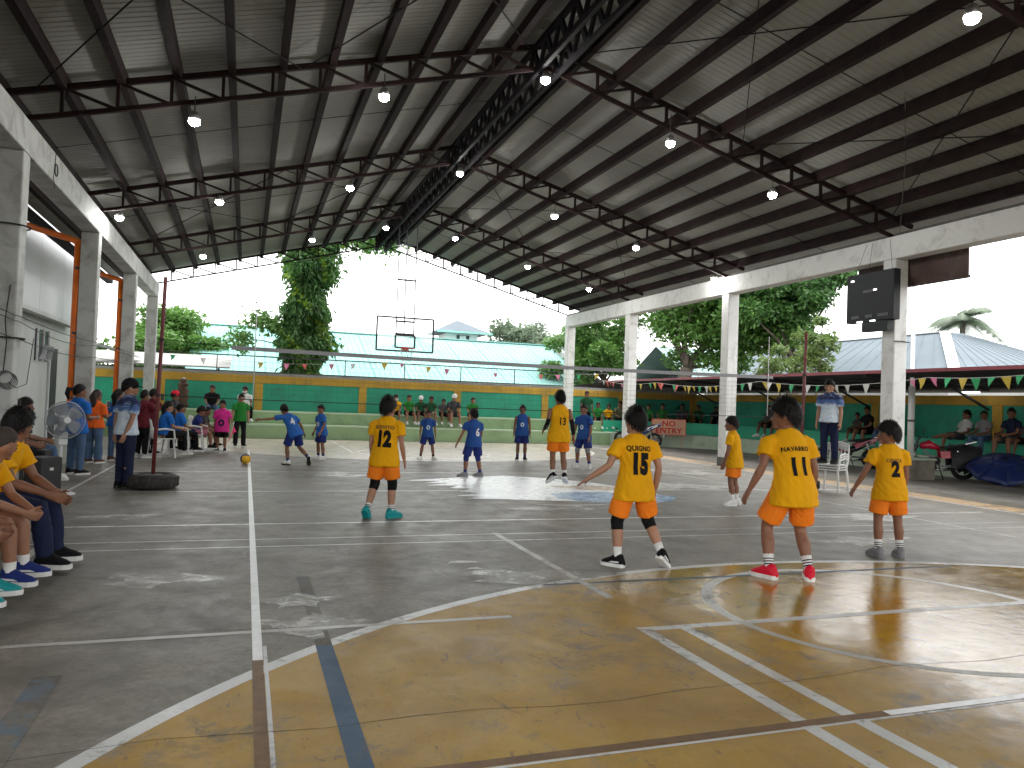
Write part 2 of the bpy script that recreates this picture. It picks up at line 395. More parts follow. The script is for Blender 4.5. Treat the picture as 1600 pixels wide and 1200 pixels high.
for k, (x, y, a, b_) in enumerate(((.40, 5.55, .35, .22), (.42, 4.95, .4, .3), (2.3, 6.0, .75, .3), (1.9, 6.5, .4, .2), (4.2, 9.9, .8, .3), (-1.2, 9.6, .5, .25), (6.8, 7.0, .9, .3), (8.4, 8.6, 1.0, .4), (-.6, 6.4, .5, .3), (7.6, 12.6, 1.2, .7), (1.5, 14.5, .9, .5), (9.6, 15.5, 1.3, .8))):
    pts = [(x+a*math.cos(t)*(.75+.35*math.sin(3*t+k)), y+b_*math.sin(t)*(.75+.3*math.sin(5*t+k*2))) for t in np.linspace(0, 2*math.pi, 22)[:-1]]
    mark('scuff_patch', blob(pts, .0149, .02, 2, k), SCUF)
# hairline slab joints, slightly open
JNT = mat('joint_dirt', (.045, .04, .034), .9, .3)
for y0 in (4.93, 3.42, 9.55, 13.2, 16.6): 
    pts = [(-4.5+i*.35, y0+.03*math.sin(i*1.7)+.02*math.sin(i*.6)) for i in range(50)]
    for i0 in range(0, 49, 7):
        vs = []; fs = []
        for (x, y) in pts[i0:i0+8]: vs += [(x, y-.0018, .0151), (x, y+.0018+.0015*math.sin(x*9), .0151)]
        for i in range(len(vs)//2-1): fs.append((2*i, 2*i+2, 2*i+3, 2*i+1))
        if random.random() < .5: mark('slab_joint', MB().add(vs, fs), JNT)

# ------------------------------------------------------------------ covered court: columns, beams, trusses, purlins, roof sheets
STEEL = mat('red_oxide_steel', (.020, .011, .011), .8, .35, 5, spec=.12, dirt=(.04, .02, .015), dirt_amt=.3, dirt_scale=6)
STEEL2 = mat('dark_steel', (.014, .012, .014), .8, .3, 5, spec=.12)
SHEET = mat('roof_sheet_underside', (.31, .31, .29), .8, .12, .5, dirt=(.22, .20, .17), dirt_amt=.35, dirt_scale=1.2)
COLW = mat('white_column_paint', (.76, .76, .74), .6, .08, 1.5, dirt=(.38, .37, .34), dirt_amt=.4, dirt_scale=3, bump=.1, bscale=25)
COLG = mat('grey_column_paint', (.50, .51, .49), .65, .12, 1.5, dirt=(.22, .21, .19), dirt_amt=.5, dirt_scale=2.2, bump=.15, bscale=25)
CEM = mat('bare_cement', (.13, .125, .115), .85, .3, 4, bump=.2, bscale=40)
ORNG = mat('orange_pipe', (.95, .20, .02), .4, .12, 3)
XRD, ZT, SL, DEP = 4.5, 7.42, .272, .38
hall = thing('covered_court', 'steel roofed open covered court with white concrete columns and beams', 'building', (4.5, 11, 0), world=True)
zt = lambda x: ZT-SL*abs(x-XRD)
TY = [.85, 6.3, 11.77, 17.24, 22.75, 27.88]
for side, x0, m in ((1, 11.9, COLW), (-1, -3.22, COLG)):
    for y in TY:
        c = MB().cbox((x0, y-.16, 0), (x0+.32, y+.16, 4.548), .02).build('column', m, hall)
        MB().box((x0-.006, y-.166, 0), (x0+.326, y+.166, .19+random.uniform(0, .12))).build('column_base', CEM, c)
    MB().cbox((x0-.004, -9, 4.55), (x0+.324, 28.05, 5.0), .015).build('eave_beam', m, hall)
    MB().box((x0+.05, -9, 5.0), (x0+.27, 28.0, 5.06)).build('wall_plate', CEM, hall)
for ti, y in enumerate(TY):
    tr = bpy.data.objects.new('truss', None); COL.objects.link(tr); tr.parent = hall; OFF[tr.name] = OFF[hall.name]; tr.empty_display_size = .1
    thin = .045 if ti == 5 else .062
    for s in (-1, 1):
        bar('top_chord', (XRD, y, ZT), (XRD+s*7.95, y, ZT-SL*7.95), thin, thin+.02, STEEL, tr)
        bar('bottom_chord', (XRD, y, ZT-DEP), (XRD+s*7.15, y, ZT-SL*7.15-DEP), thin, thin, STEEL, tr)
        bar('end_strut', (XRD+s*7.15, y, ZT-SL*7.15-DEP), (XRD+s*7.45, y, 5.02), thin, thin, STEEL, tr)
        xs = [.26+.677*k for k in range(11)]
        for k, d in enumerate(xs):
            x = XRD+s*d; bar('web_post', (x, y, zt(x)-DEP), (x, y, zt(x)), .042, .05, STEEL, tr)
            if k < 10:
                xo = XRD+s*xs[k+1]; bar('web_diagonal', (x, y+.003, zt(x)-DEP), (xo, y+.003, zt(xo)), .036, .045, STEEL, tr, up=(0, 1, 0))
for s in (-1, 1):
    for k in range(11+(s < 0)):
        x = XRD+s*(.62+.712*k); bar('purlin', (x, -9, zt(x)+.072), (x, 28.45, zt(x)+.072), .105, .20, STEEL, hall)
# ridge truss
rt = bpy.data.objects.new('ridge_truss', None); COL.objects.link(rt); rt.parent = hall; OFF[rt.name] = OFF[hall.name]
for x in (XRD-.17, XRD+.17):
    bar('ridge_chord', (x, -9, 7.40), (x, 28.4, 7.40), .07, .10, STEEL2, rt); bar('ridge_chord', (x, -9, 6.94), (x, 28.3, 6.94), .07, .07, STEEL2, rt)
    for i in range(56):
        y = -4+i*.58; bar('ridge_web', (x, y, 6.94), (x, y+.29, 7.40), .05, .10, STEEL2, rt); bar('ridge_web', (x, y+.29, 7.40), (x, y+.58, 6.94), .05, .08, STEEL2, rt)
# sag rods across purlins and wind-brace rods
for b0, b1 in zip(TY[:-1], TY[1:]):
    for f in (.5,):
        y = b0+(b1-b0)*f
        for s in (-1, 1): bar('sag_rod', (XRD+s*.1, y, ZT+.07), (XRD+s*8.2, y, ZT+.07-SL*8.1), .010, .010, STEEL2, hall)
    for s in ((-1, 1) if b0 in (TY[1], TY[3]) else ()):
        for (d0, d1) in ((.3, 3.9), (3.9, 7.4)):
            bar('brace_rod', (XRD+s*d0, b0, zt(XRD+d0)-.03), (XRD+s*d1, b1, zt(XRD+d1)-.03), .014, .014, STEEL2, hall)
            bar('brace_rod', (XRD+s*d1, b0, zt(XRD+d1)-.04), (XRD+s*d0, b1, zt(XRD+d0)-.04), .014, .014, STEEL2, hall)
# ribbed sheets, one metre wide each
def sheet_strip(s, reach):
    mb = MB(); prof = []
    for k in range(8): prof += [(k*.125, 0), (k*.125+.085, 0), (k*.125+.095, .007), (k*.125+.115, .007)]
    prof.append((1.0, 0)); n = len(prof)
    vs = [(s*d, y, -SL*d+z) for d in (0, reach) for y, z in prof]
    fs = [(i, i+1, n+i+1, n+i) for i in range(n-1)]
    return mb.add(vs, fs).mesh('roof_sheet', SHEET)
zs = ZT+.172
for s, reach in ((1, 8.35), (-1, 8.9)):
    me = sheet_strip(s, reach)
    for i in range(43): inst('roof_sheet', me, hall, Matrix.Translation((XRD, -9+i*.875, zs+(.0012 if i % 2 else 0))))
MB().slab([(XRD-.35, -9, zs-.05), (XRD+.0, -9, zs+.06), (XRD, 28.7, zs+.06), (XRD-.35, 28.7, zs-.05)], .01).build('ridge_cap', SHEET, hall)
for s, reach in ((1, 8.35), (-1, 8.9)): MB().slab([(XRD, -9, zs+.03), (XRD+s*reach, -9, zs+.03-SL*reach), (XRD+s*reach, 28.5, zs+.03-SL*reach), (XRD, 28.5, zs+.03)], .006*s).build('roof_light_block', SHEET, hall)  # unseen slab added above the sheets to stop sky light leaking through overlaps
# orange downspouts on the left
for y in TY[2:5]:
    d = MB().tube([(-3.30, y+.05, .3), (-3.30, y+.05, 4.35)], [.068, .068], 12).build('downspout', ORNG, hall, True)
    MB().tube([(-4.3, y+.05, 4.62), (-3.29, y+.05, 4.36), (-3.24, y+.05, 4.30)], [.062, .062, .062], 12, ref=(0, 1, 0)).build('elbow_pipe', ORNG, d, True)
    for z in (1.2, 2.5, 3.8): MB().tube([(-3.29, y+.05, z), (-3.29, y+.05, z+.05)], [.074, .074], 12).build('pipe_clamp', CEM, d, True)
MB().box((-4.55, -9, 4.95), (-4.36, 28.5, 5.10)).build('gutter', STEEL2, hall)
# ------------------------------------------------------------------ back wall, bleachers, right wall and shed
GRN = mat('green_wall_paint', (.018, .32, .205), .6, .18, 1.2, dirt=(.03, .13, .10), dirt_amt=.35, dirt_scale=1.5, bump=.15, bscale=9)
YLW = mat('yellow_wall_paint', (.54, .31, .03), .6, .2, 1.5, dirt=(.22, .15, .05), dirt_amt=.4, dirt_scale=2)
LGR = mat('pale_green_step', (.27, .40, .21), .65, .15, .9, dirt=(.14, .20, .12), dirt_amt=.4, dirt_scale=1.5)
LGR2 = mat('mint_step', (.46, .56, .43), .65, .12, .9, dirt=(.22, .28, .2), dirt_amt=.35, dirt_scale=1.6)
BNG = mat('green_bench_paint', (.03, .42, .26), .55, .15, 1.2, dirt=(.05, .2, .13), dirt_amt=.3)
GRY = mat('grey_cap', (.33, .33, .32), .8, .2, 2)
RAIL = mat('dark_rail', (.03, .03, .035), .5, .2)
WY = 28.4
wall = thing('boundary_wall', 'green panelled wall with yellow pilasters and cap behind the back bleachers', 'wall', (6, WY, 0), world=True)
MB().box((-9, WY+.05, -.1), (18.4, WY+.25, 2.02)).build('wall_core', GRY, wall)
pil = [-6.2, -2.75, .42, 4.06, 7.67, 11.29, 14.7, 18.1]
for a, b in zip(pil[:-1], pil[1:]):
    MB().box((a+.14, WY, .6), (b-.14, WY+.05, 1.83)).build('panel', GRN, wall)
    # block courses showing through the paint
for a in pil: MB().cbox((a-.14, WY-.03, .6), (a+.14, WY+.05, 1.83), .008).build('pilaster', YLW, wall)
MB().cbox((-9, WY-.04, 1.832), (18.3, WY+.26, 2.10), .01).build('cap_band', YLW, wall)
MB().box((-9, WY+.0, 2.102), (18.3, WY+.22, 2.20)).build('coping', GRY, wall)
for z in (2.22, 2.78): bar('rail', (-8, WY+.1, z), (13.2, WY+.1, z), .035, .04, RAIL, wall)
for x in np.arange(-7.6, 13, 2.2): bar('rail_post', (x, WY+.1, 2.2), (x, WY+.1, 2.79), .03, .03, RAIL, wall, up=(0, 1, 0))

bl = thing('back_bleachers', 'pale green two-step concrete bleachers along the back wall', 'bleachers', (4, 26.4, 0), world=True)
MB().cbox((-9, 26.3, -.1), (13.2, 27.1, .47), .012).build('step', LGR, bl)
MB().cbox((-9, 27.1, -.1), (13.2, WY, .88), .012).build('step', LGR, bl)
MB().box((-9, 26.285, .425), (13.2, 26.3, .468)).build('nosing', LGR2, bl); MB().box((-9, 27.085, .835), (13.2, 27.1, .878)).build('nosing', LGR2, bl)
rb = thing('side_bleachers', 'mint and green concrete bench curving along the right wall', 'bleachers', (16.6, 20, 0), world=True)
def curve_step(x_in, z, xo, yb, r, m, nm, z0=-.1):
    """slab whose front follows the back step and bends round the corner to run along +X side"""
    front = [(13.2, yb)]; cx, cy = x_in-r, yb-r
    front += [(cx+r*math.sin(a), cy+r*math.cos(a)) for a in np.linspace(0, math.pi/2, 14)]
    front += [(x_in, 2.0)]
    back = [(xo, 2.0), (xo, WY), (13.2, WY)]
    return MB().prism(list(reversed(front+back)), z0, z).build(nm, m, rb)
curve_step(16.95, .47, 18.1, 26.3, 3.4, LGR2, 'lower_step')
curve_step(17.45, .92, 18.1, 27.1, 3.0, BNG, 'bench_step', .468)
rw = thing('side_wall', 'green and yellow wall under the shed along the right side', 'wall', (18.2, 16, 0), world=True)
MB().box((18.15, 2, -.1), (18.4, WY, 2.02)).build('wall_core', GRY, rw)
ys = [2.2, 6.4, 10.3, 14.3, 18.3, 22.3, 26.2, 28.2]
for a, b in zip(ys[:-1], ys[1:]): MB().box((18.1, a+.14, .6), (18.15, b-.14, 1.83)).build('panel', GRN, rw)
for a in ys: MB().box((18.07, a-.14, .6), (18.15, a+.14, 1.83)).build('pilaster', YLW, rw)
MB().cbox((18.05, 2, 1.832), (18.42, WY-.05, 2.09), .01).build('cap_band', YLW, rw)
# shed roof
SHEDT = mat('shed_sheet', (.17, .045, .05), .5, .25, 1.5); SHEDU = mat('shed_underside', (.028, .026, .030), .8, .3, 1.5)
FASC = mat('maroon_fascia', (.28, .055, .075), .5, .2, 2)
sh = thing('side_shed', 'low maroon edged lean-to shed roof over the right bench', 'shed', (16.5, 16, 0), world=True)
P0, P1 = 14.0, 19.0
n = 24
for i in range(n):
    y0 = 2+i*(28.6-2)/n; y1 = y0+(28.6-2)/n-.012
    MB().slab([(P0, y0, 2.47), (P1, y0, 2.20), (P1, y1, 2.20), (P0, y1, 2.47)], .012).build('shed_sheet', SHEDU, sh)
MB().box((P0-.04, 2, 2.455), (P0-.004, 28.6, 2.53)).build('fascia', FASC, sh)
MB().slab([(12.9, 30.4, 2.22), (P0, 28.62, 2.46), (P1, 28.62, 2.2), (P1, 30.4, 2.2)], .02).build('hip_sheet', SHEDU, sh)
for y in np.arange(2.6, 28.5, 3.98):
    bar('rafter', (P0+.02, y, 2.43), (18.06, y, 2.235), .05, .08, SHEDU, sh); bar('bracket', (16.7, y, 2.29), (18.07, y, 1.72), .05, .05, SHEDU, sh)
for x in (15.2, 16.2, 17.2): bar('shed_purlin', (x, 2, 2.475-.054*(x-P0)-.035), (x, 28.5, 2.475-.054*(x-P0)-.035), .04, .05, SHEDU, sh)
tl = thing('tube_light', 'lit white fluorescent tube under the shed roof near the right edge', 'light', (17.4, 14.55, 2.16), R(90))
MB().box((-.30, -.03, 0), (.30, .03, .05)).build('tube_housing', GRY, tl)
MB().tube([(-.29, 0, -.015), (.29, 0, -.015)], [.015, .015], 8).build('tube', mat('lit_tube', (.9, .9, .9), .4, 0, emit=(1, 1, .97), es=6), tl, True)

# ------------------------------------------------------------------ buildings
def windowed(parent, x, y, z, w, h, face, frame_m, glass_m):
    pass
TEAL = mat('teal_roof_sheet', (.25, .46, .43), .9, .12, .6, spec=.1, dirt=(.32, .5, .48), dirt_amt=.3, dirt_scale=.7)
WPL = mat('white_plaster', (.66, .67, .67), .7, .1, 1, dirt=(.4, .4, .39), dirt_amt=.3)
GLS = mat('dark_glass', (.04, .05, .06), .12, .2, spec=.7)
def ribbed(mb, a, b, c, d, n, rib=.035, w=.05):
    """sheet a-b (eave) to d-c (ridge) with standing ribs"""
    a, b, c, d = map(Vector, (a, b, c, d)); nr = (b-a).cross(d-a).normalized()
    mb.slab([a, b, c, d], .03)
    for i in range(n+1):
        t = i/n; p = a.lerp(b, t)+nr*.03; q = d.lerp(c, t)+nr*.03; mb.bar(p, q, w, rib, up=tuple(nr))
    return mb
hb = thing('long_building', 'long single-storey building with pale teal metal roof behind the back wall', 'building', (6.5, 40, 0), world=True)
MB().box((-1.9, 34.2, -.1), (16.0, 45.5, 2.1)).build('walls', WPL, hb)
N = 12
for i in range(N):
    x0 = -2.4+i*18.9/N; x1 = x0+18.9/N-.01
    ribbed(MB(), (x0, 33.2, 1.95), (x1, 33.2, 1.95), (x1, 41.0, 4.80), (x0, 41.0, 4.80), 6).build('roof_sheet', TEAL, hb)
MB().slab([(16.5, 48.8, 1.95), (-2.4, 48.8, 1.95), (-2.4, 41.02, 4.80), (16.5, 41.02, 4.80)], .03).build('rear_roof', TEAL, hb)
MB().bar((-2.4, 41.0, 4.87), (16.5, 41.0, 4.87), .3, .06).build('ridge_flashing', TEAL, hb)
MB().slab([(16.52, 33.0, 1.8), (16.52, 33.0, 2.35), (16.52, 41.0, 5.15), (16.52, 41.0, 4.5)], .18).build('gable_parapet', GRY, hb)
MB().box((16.4, 36.2, 3.0), (16.9, 37.0, 3.75)).build('gable_block', WPL, hb)
SHN = mat('pale_grey_roof', (.155, .185, .21), .9, .1, .6, spec=.1)
cp = thing('roof_tower', 'small white hip-roofed tower rising behind the teal roof', 'tower', (13.4, 52, 0), world=True)
MB().box((12.75, 50.8, 0), (15.0, 53.0, 6.12)).build('walls', WPL, cp)
ap = V(13.8, 51.9, 7.15); e = [V(11.9, 49.9, 6.15), V(15.8, 49.9, 6.15), V(15.8, 53.9, 6.15), V(11.9, 53.9, 6.15)]
MB().add([*e, ap], [(0, 1, 4), (1, 2, 4), (2, 3, 4), (3, 0, 4), (3, 2, 1, 0)]).build('hip_roof', SHN, cp)
MB().box((11.9, 49.85, 6.07), (15.8, 49.92, 6.2)).build('eave_board', TEAL, cp)
w = MB().box((13.5, 50.74, 5.3), (14.4, 50.8, 6.0)).build('window', GLS, cp); MB().box((13.7, 50.7, 5.72), (14.15, 50.74, 5.98)).build('awning', WPL, w)
# grey-roofed house to the right
ho = thing('grey_roof_house', 'house with wide pale grey hip roof behind the right shed', 'house', (36, 30, 0), world=True)
MB().box((26.6, 23.2, -.1), (36.4, 45, 3.2)).build('walls', WPL, ho)
ribbed(MB(), (25.6, 46, 3.1), (25.6, 22.0, 3.1), (30.9, 27.2, 5.5), (30.9, 41.0, 5.5), 24).build('roof_slope', SHN, ho)
ribbed(MB(), (25.6, 22.0, 3.1), (37.4, 22.0, 3.1), (32.0, 27.2, 5.5), (30.9, 27.2, 5.5), 14).build('roof_slope', SHN, ho)
MB().slab([(37.4, 22.0, 3.1), (37.4, 46, 3.1), (32.0, 41, 5.5), (32.0, 27.2, 5.5)], .03).build('roof_slope', SHN, ho)
MB().bar((30.9, 27.2, 5.56), (30.9, 41, 5.56), .3, .05).build('ridge_flashing', WPL, ho)
MB().bar((25.6, 22.0, 3.17), (30.9, 27.2, 5.57), .42, .05).build('hip_flashing', WPL, ho)
gh = thing('green_roof_house', 'dim green roofed house between the trees behind the shed', 'house', (29, 40, 0), world=True)
GRF = mat('grey_green_roof', (.14, .24, .23), .6, .2, .6)
MB().box((25, 38, -.1), (35, 46, 2.8)).build('walls', WPL, gh)
ribbed(MB(), (24, 37, 2.7), (36, 37, 2.7), (36, 42, 5.3), (24, 42, 5.3), 16).build('roof_slope', GRF, gh)
MB().slab([(36, 47, 2.7), (24, 47, 2.7), (24, 42, 5.3), (36, 42, 5.3)], .03).build('roof_slope', GRF, gh)
# white two-storey building on the left
wb = thing('white_building', 'white two-storey building with jutting upper floor beyond the left columns', 'building', (-6.5, 16, 0), world=True)
WH = mat('white_cladding', (.62, .64, .66), .5, .06, .8); WH2 = mat('grey_white_wall', (.56, .58, .57), .65, .1, 1)
MB().box((-9.5, 4, -.1), (-5.1, 26.3, 3.25)).build('ground_floor', WH2, wb)
for i in range(9):
    MB().box((-9.5, 4+i*2.42, 3.255), (-4.75, 4+i*2.42+2.405, 6.0)).build('upper_panel', WH, wb)
MB().box((-4.9, 4, 3.15), (-4.7, 26.4, 3.255)).build('floor_edge', WH2, wb)
dr = MB().box((-5.12, 23.75, 0), (-5.07, 24.6, 2.5)).build('door', mat('dark_doorway', (.012, .012, .014), .6, .2), wb)
MB().box((-5.09, 23.65, 0), (-5.05, 23.75, 2.57)).build('door_frame', WH, dr)
wi = MB().box((-5.12, 22.2, 2.1), (-5.06, 23.4, 2.9)).build('window', GLS, wb)
for y in (22.2, 22.78, 23.36): MB().box((-5.06, y, 2.08), (-5.02, y+.05, 2.92)).build('window_frame', WH, wi)
for y in (22.26, 22.86): MB().slab([(-5.0, y, 2.12), (-4.86, y+.02, 2.14), (-4.9, y+.46, 2.5), (-5.0, y+.48, 2.5)], .01).build('window_pane', WH, wi)
MB().slab([(-5.1, 26.4, 2.95), (-3.7, 26.4, 2.6), (-3.7, 31, 2.6), (-5.1, 31, 2.95)], .05).build('lean_to_roof', WH, wb)
# lean-to stall roof at the far left
sr = thing('dark_stall', 'low dark roofed stall behind the wall at the left', 'stall', (-4, 31.5, 0), world=True)
MB().slab([(-9, 30.2, 2.35), (-.6, 30.2, 2.35), (-.6, 33.5, 2.9), (-9, 33.5, 2.9)], .05).build('roof', GRY, sr)
MB().box((-9, 30.6, 0), (-.9, 33.0, 2.3)).build('walls', SHEDU, sr)
for x in (-8.5, -6, -3.4, -1): bar('post', (x, 30.35, 0), (x, 30.35, 2.35), .08, .08, SHEDU, sr, up=(0, 1, 0))

# ------------------------------------------------------------------ trees
BARK = mat('bark', (.12, .10, .08), .9, .35, 6, bump=.5, bscale=14)
def leaves(pts, size, droop=.0, aspect=.42, seed=1, spread=1.):
    """one folded leaf (two triangles pairs) per point; pts (n,3)"""
    g = np.random.default_rng(seed); n = len(pts)
    d = g.normal(size=(n, 3)); d[:, 2] = d[:, 2]*.6-droop; d /= np.linalg.norm(d, axis=1)[:, None]
    u = g.normal(size=(n, 3)); u -= (u*d).sum(1)[:, None]*d; u /= np.linalg.norm(u, axis=1)[:, None]
    nn = np.cross(d, u); L = size*g.uniform(.6, 1.35, n)[:, None]; w = L*aspect*.5
    a = pts; b = pts+d*L*.5+u*w+nn*L*.06; c = pts+d*L; e = pts+d*L*.5-u*w+nn*L*.06
    v = np.stack([a, b, c, e], 1).reshape(-1, 3)
    k = np.arange(n)[:, None]*4
    f = np.concatenate([k+np.array([[0, 1, 2]]), k+np.array([[0, 2, 3]])], 0)
    return v, f
def np_mesh(name, v, f, m, off=None):
    me = bpy.data.meshes.new(name)
    if off is not None: v = v-np.array(off)
    me.vertices.add(len(v)); me.vertices.foreach_set('co', v.astype(np.float32).ravel())
    me.loops.add(f.size); me.loops.foreach_set('vertex_index', f.astype(np.int32).ravel())
    me.polygons.add(len(f)); me.polygons.foreach_set('loop_start', np.arange(len(f), dtype=np.int32)*3)
    me.update(calc_edges=True); me.materials.append(m); return me
def limb(mb, p, q, r0, r1, seed, n=7):
    r = random.Random(seed); p, q = Vector(p), Vector(q); pts = []; L = (q-p).length
    for i in range(n):
        t = i/(n-1); j = L*.05*math.sin(math.pi*t)
        pts.append(p.lerp(q, t)+V(r.uniform(-j, j), r.uniform(-j, j), r.uniform(-j, j)*.5))
    mb.tube(pts, [r0+(r1-r0)*i/(n-1) for i in range(n)], 8, ref=(1, 0, 0)); return pts
def tree(name, label, base, h, crown_c, crown_r, nclump, nleaf, size, m, trunk_r=.25, seed=1, group=None, droop=.25, clump_r=.9, fork=None, cat='tree', wild=.25):
    t = thing(name, label, cat, base, group=group, world=True); rr = random.Random(seed); g = np.random.default_rng(seed)
    b = Vector(base); mb = MB(); top = Vector(crown_c); fork = fork or (b+(top-b)*.55)
    fork = Vector(fork)
    limb(mb, b-V(0, 0, .2), fork, trunk_r, trunk_r*.7, seed)
    cl = []
    for i in range(nclump):
        d = V(rr.gauss(0, 1), rr.gauss(0, 1), rr.gauss(0, 1)).normalized()*(rr.random()**.4)
        k = 1+rr.uniform(-wild, wild)
        cl.append(top+V(d.x*crown_r[0]*k, d.y*crown_r[1]*k, d.z*crown_r[2]*k))
    for i, c in enumerate(cl):
        if i < max(7, nclump//4): limb(mb, fork, c, trunk_r*.4*rr.uniform(.5, 1), .02, seed+i)
    mb.build('trunk', BARK, t, True)
    pts = []
    for c in cl:
        k = max(20, int(nleaf/nclump*rr.uniform(.5, 1.5))); cr = clump_r*rr.uniform(.55, 1.25)
        q = g.normal(size=(k, 3)); q /= np.linalg.norm(q, axis=1)[:, None]; q *= (g.uniform(0, 1, k)**.45)[:, None]*cr; q[:, 2] *= .62
        pts.append(q+np.array(c))
    v, f = leaves(np.concatenate(pts), size, droop, seed=seed)
    o = bpy.data.objects.new('crown', np_mesh('crown', v, f, m, OFF[t.name])); COL.objects.link(o); o.parent = t
    return t
LF1 = leaf_mat('mid_green_leaves', (.05, .14, .026), (.115, .25, .048), (.21, .36, .07))
LF2 = leaf_mat('dark_green_leaves', (.03, .095, .028), (.07, .18, .04), (.14, .26, .055))
LF3 = leaf_mat('pale_green_leaves', (.09, .16, .05), (.17, .25, .07), (.26, .32, .10))
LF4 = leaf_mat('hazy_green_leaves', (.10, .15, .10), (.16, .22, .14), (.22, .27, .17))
G = 'trees around the court'
tree('mango_tree', 'large leafy green tree standing behind the right columns and shed', (19.4, 31.0, 0), 9, (21.3, 31.0, 6.2), (5.0, 3.2, 2.6), 62, 40000, .26, LF1, .42, 11, G, fork=(19.4, 31, 3.4), clump_r=1.35)
tree('broadleaf_tree', 'darker green tree left of the second right column, beside the far column', (17.0, 34.5, 0), 8, (16.4, 34.3, 4.2), (2.1, 2.0, 1.9), 34, 17000, .24, LF1, .25, 12, G, fork=(16.9, 34.5, 2.6), clump_r=.9)
tree('broadleaf_tree', 'dark crown of a tree above the shed, right of the third column', (23.5, 28.5, 0), 9, (22.6, 28.0, 6.5), (2.5, 2.2, 1.9), 34, 19000, .25, LF2, .35, 13, G, fork=(23.3, 28.4, 3.6), clump_r=.95)
tree('young_tree', 'slender pale green sapling in front of the grey roof house', (20.8, 24.0, 0), 5, (20.8, 24.0, 4.1), (.75, .7, 1.5), 14, 2600, .2, LF3, .05, 14, G, clump_r=.4, fork=(20.8, 24, 2.6))
tree('young_tree', 'small pale leafy sapling just left of the slender one, over the shed', (19.5, 24.4, 0), 4, (19.4, 24.4, 3.4), (.95, .7, .55), 9, 1500, .19, LF3, .05, 15, G, clump_r=.4, fork=(19.5, 24.4, 2.6))
tree('hedge_tree', 'bushy green tree at the left behind the leaning pole', (-3.2, 37, 0), 6, (-3.3, 37, 3.4), (1.75, 2.2, 1.6), 40, 17000, .24, LF1, .2, 16, G, clump_r=.9, fork=(-3.3, 37, 1.8))
tree('hedge_tree', 'green bushes between the far left columns', (-10, 35, 0), 6, (-9.5, 35, 3.6), (3.6, 3, 3.2), 36, 13000, .28, LF1, .2, 17, G, clump_r=1.2, fork=(-9.7, 35, 1.8))
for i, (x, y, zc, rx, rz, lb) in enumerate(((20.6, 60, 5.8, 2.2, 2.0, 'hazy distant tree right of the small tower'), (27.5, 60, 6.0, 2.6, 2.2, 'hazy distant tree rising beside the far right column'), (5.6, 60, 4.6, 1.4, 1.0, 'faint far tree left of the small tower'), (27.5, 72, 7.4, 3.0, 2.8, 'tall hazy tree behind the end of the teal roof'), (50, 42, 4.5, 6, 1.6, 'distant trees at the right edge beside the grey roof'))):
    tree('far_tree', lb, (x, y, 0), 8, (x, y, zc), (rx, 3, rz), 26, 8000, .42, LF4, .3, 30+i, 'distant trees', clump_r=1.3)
# weeping mast tree wrapped in creepers
mt = thing('mast_tree', 'tall narrow weeping tree hung with creepers behind the back wall', 'tree', (2.0, 31.6, 0), world=True)
mb = MB(); limb(mb, (2.0, 31.6, -.1), (2.2, 31.6, 8.4), .26, .08, 5, 12); mb.build('trunk', BARK, mt, True)
g = np.random.default_rng(3); n = 23000
z = g.uniform(1.9, 8.8, n)
wd = .84+.14*np.sin(z*1.9+.6)+.12*np.sin(z*4.1)+.18*np.clip((z-5.5)/3, 0, 1)
a = g.uniform(0, 2*np.pi, n); r_ = np.sqrt(g.uniform(.12, 1, n))*wd*(1+.35*np.clip(g.normal(size=n)*.35, -1, 1))
clv = np.sin(a*3+z*2.2)*.13+np.sin(a*5-z*3.1)*.1
pts = np.stack([2.02+.03*z+np.cos(a)*r_*(1+clv)*.98, 31.6+np.sin(a)*r_*(1+clv), z], 1)
v, f = leaves(pts, .27, 1.5, .34, 5); o = bpy.data.objects.new('crown', np_mesh('crown', v, f, LF2, OFF[mt.name])); COL.objects.link(o); o.parent = mt
sel = pts[(np.abs(np.sin(pts[:, 2]*1.3+pts[:, 0]*2.1)) > .975) & (pts[:, 1] < 31.3)]
v, f = leaves(sel, .22, .9, .6, 6); o = bpy.data.objects.new('creeper', np_mesh('creeper', v, f, leaf_mat('lime_creeper', (.12, .24, .02), (.22, .36, .03), (.38, .44, .05)), OFF[mt.name])); COL.objects.link(o); o.parent = mt
for k, (x, y, z, rx, rz, nn) in enumerate(((.45, 31.4, 4.35, .6, .36, 420), (-.3, 31.5, 3.6, .45, .4, 320), (1.05, 31.4, 4.1, .3, .25, 200), (5.0, 32, 8.1, .9, .5, 1300), (3.8, 32, 8.1, .6, .5, 800))):
    q = g.normal(size=(nn, 3))*np.array([rx*.55, .35, rz*.55])+np.array([x, y, z])
    v, f = leaves(q, .21, .8, .45, 40+k); o = bpy.data.objects.new('side_spray', np_mesh('side_spray', v, f, LF1, OFF[mt.name])); COL.objects.link(o); o.parent = mt; o['kind'] = 'stuff'
    mb = MB(); limb(mb, (2.1, 31.6, z-.3), (x, y, z), .035, .01, 50+k); mb.build('twig', BARK, mt, True)
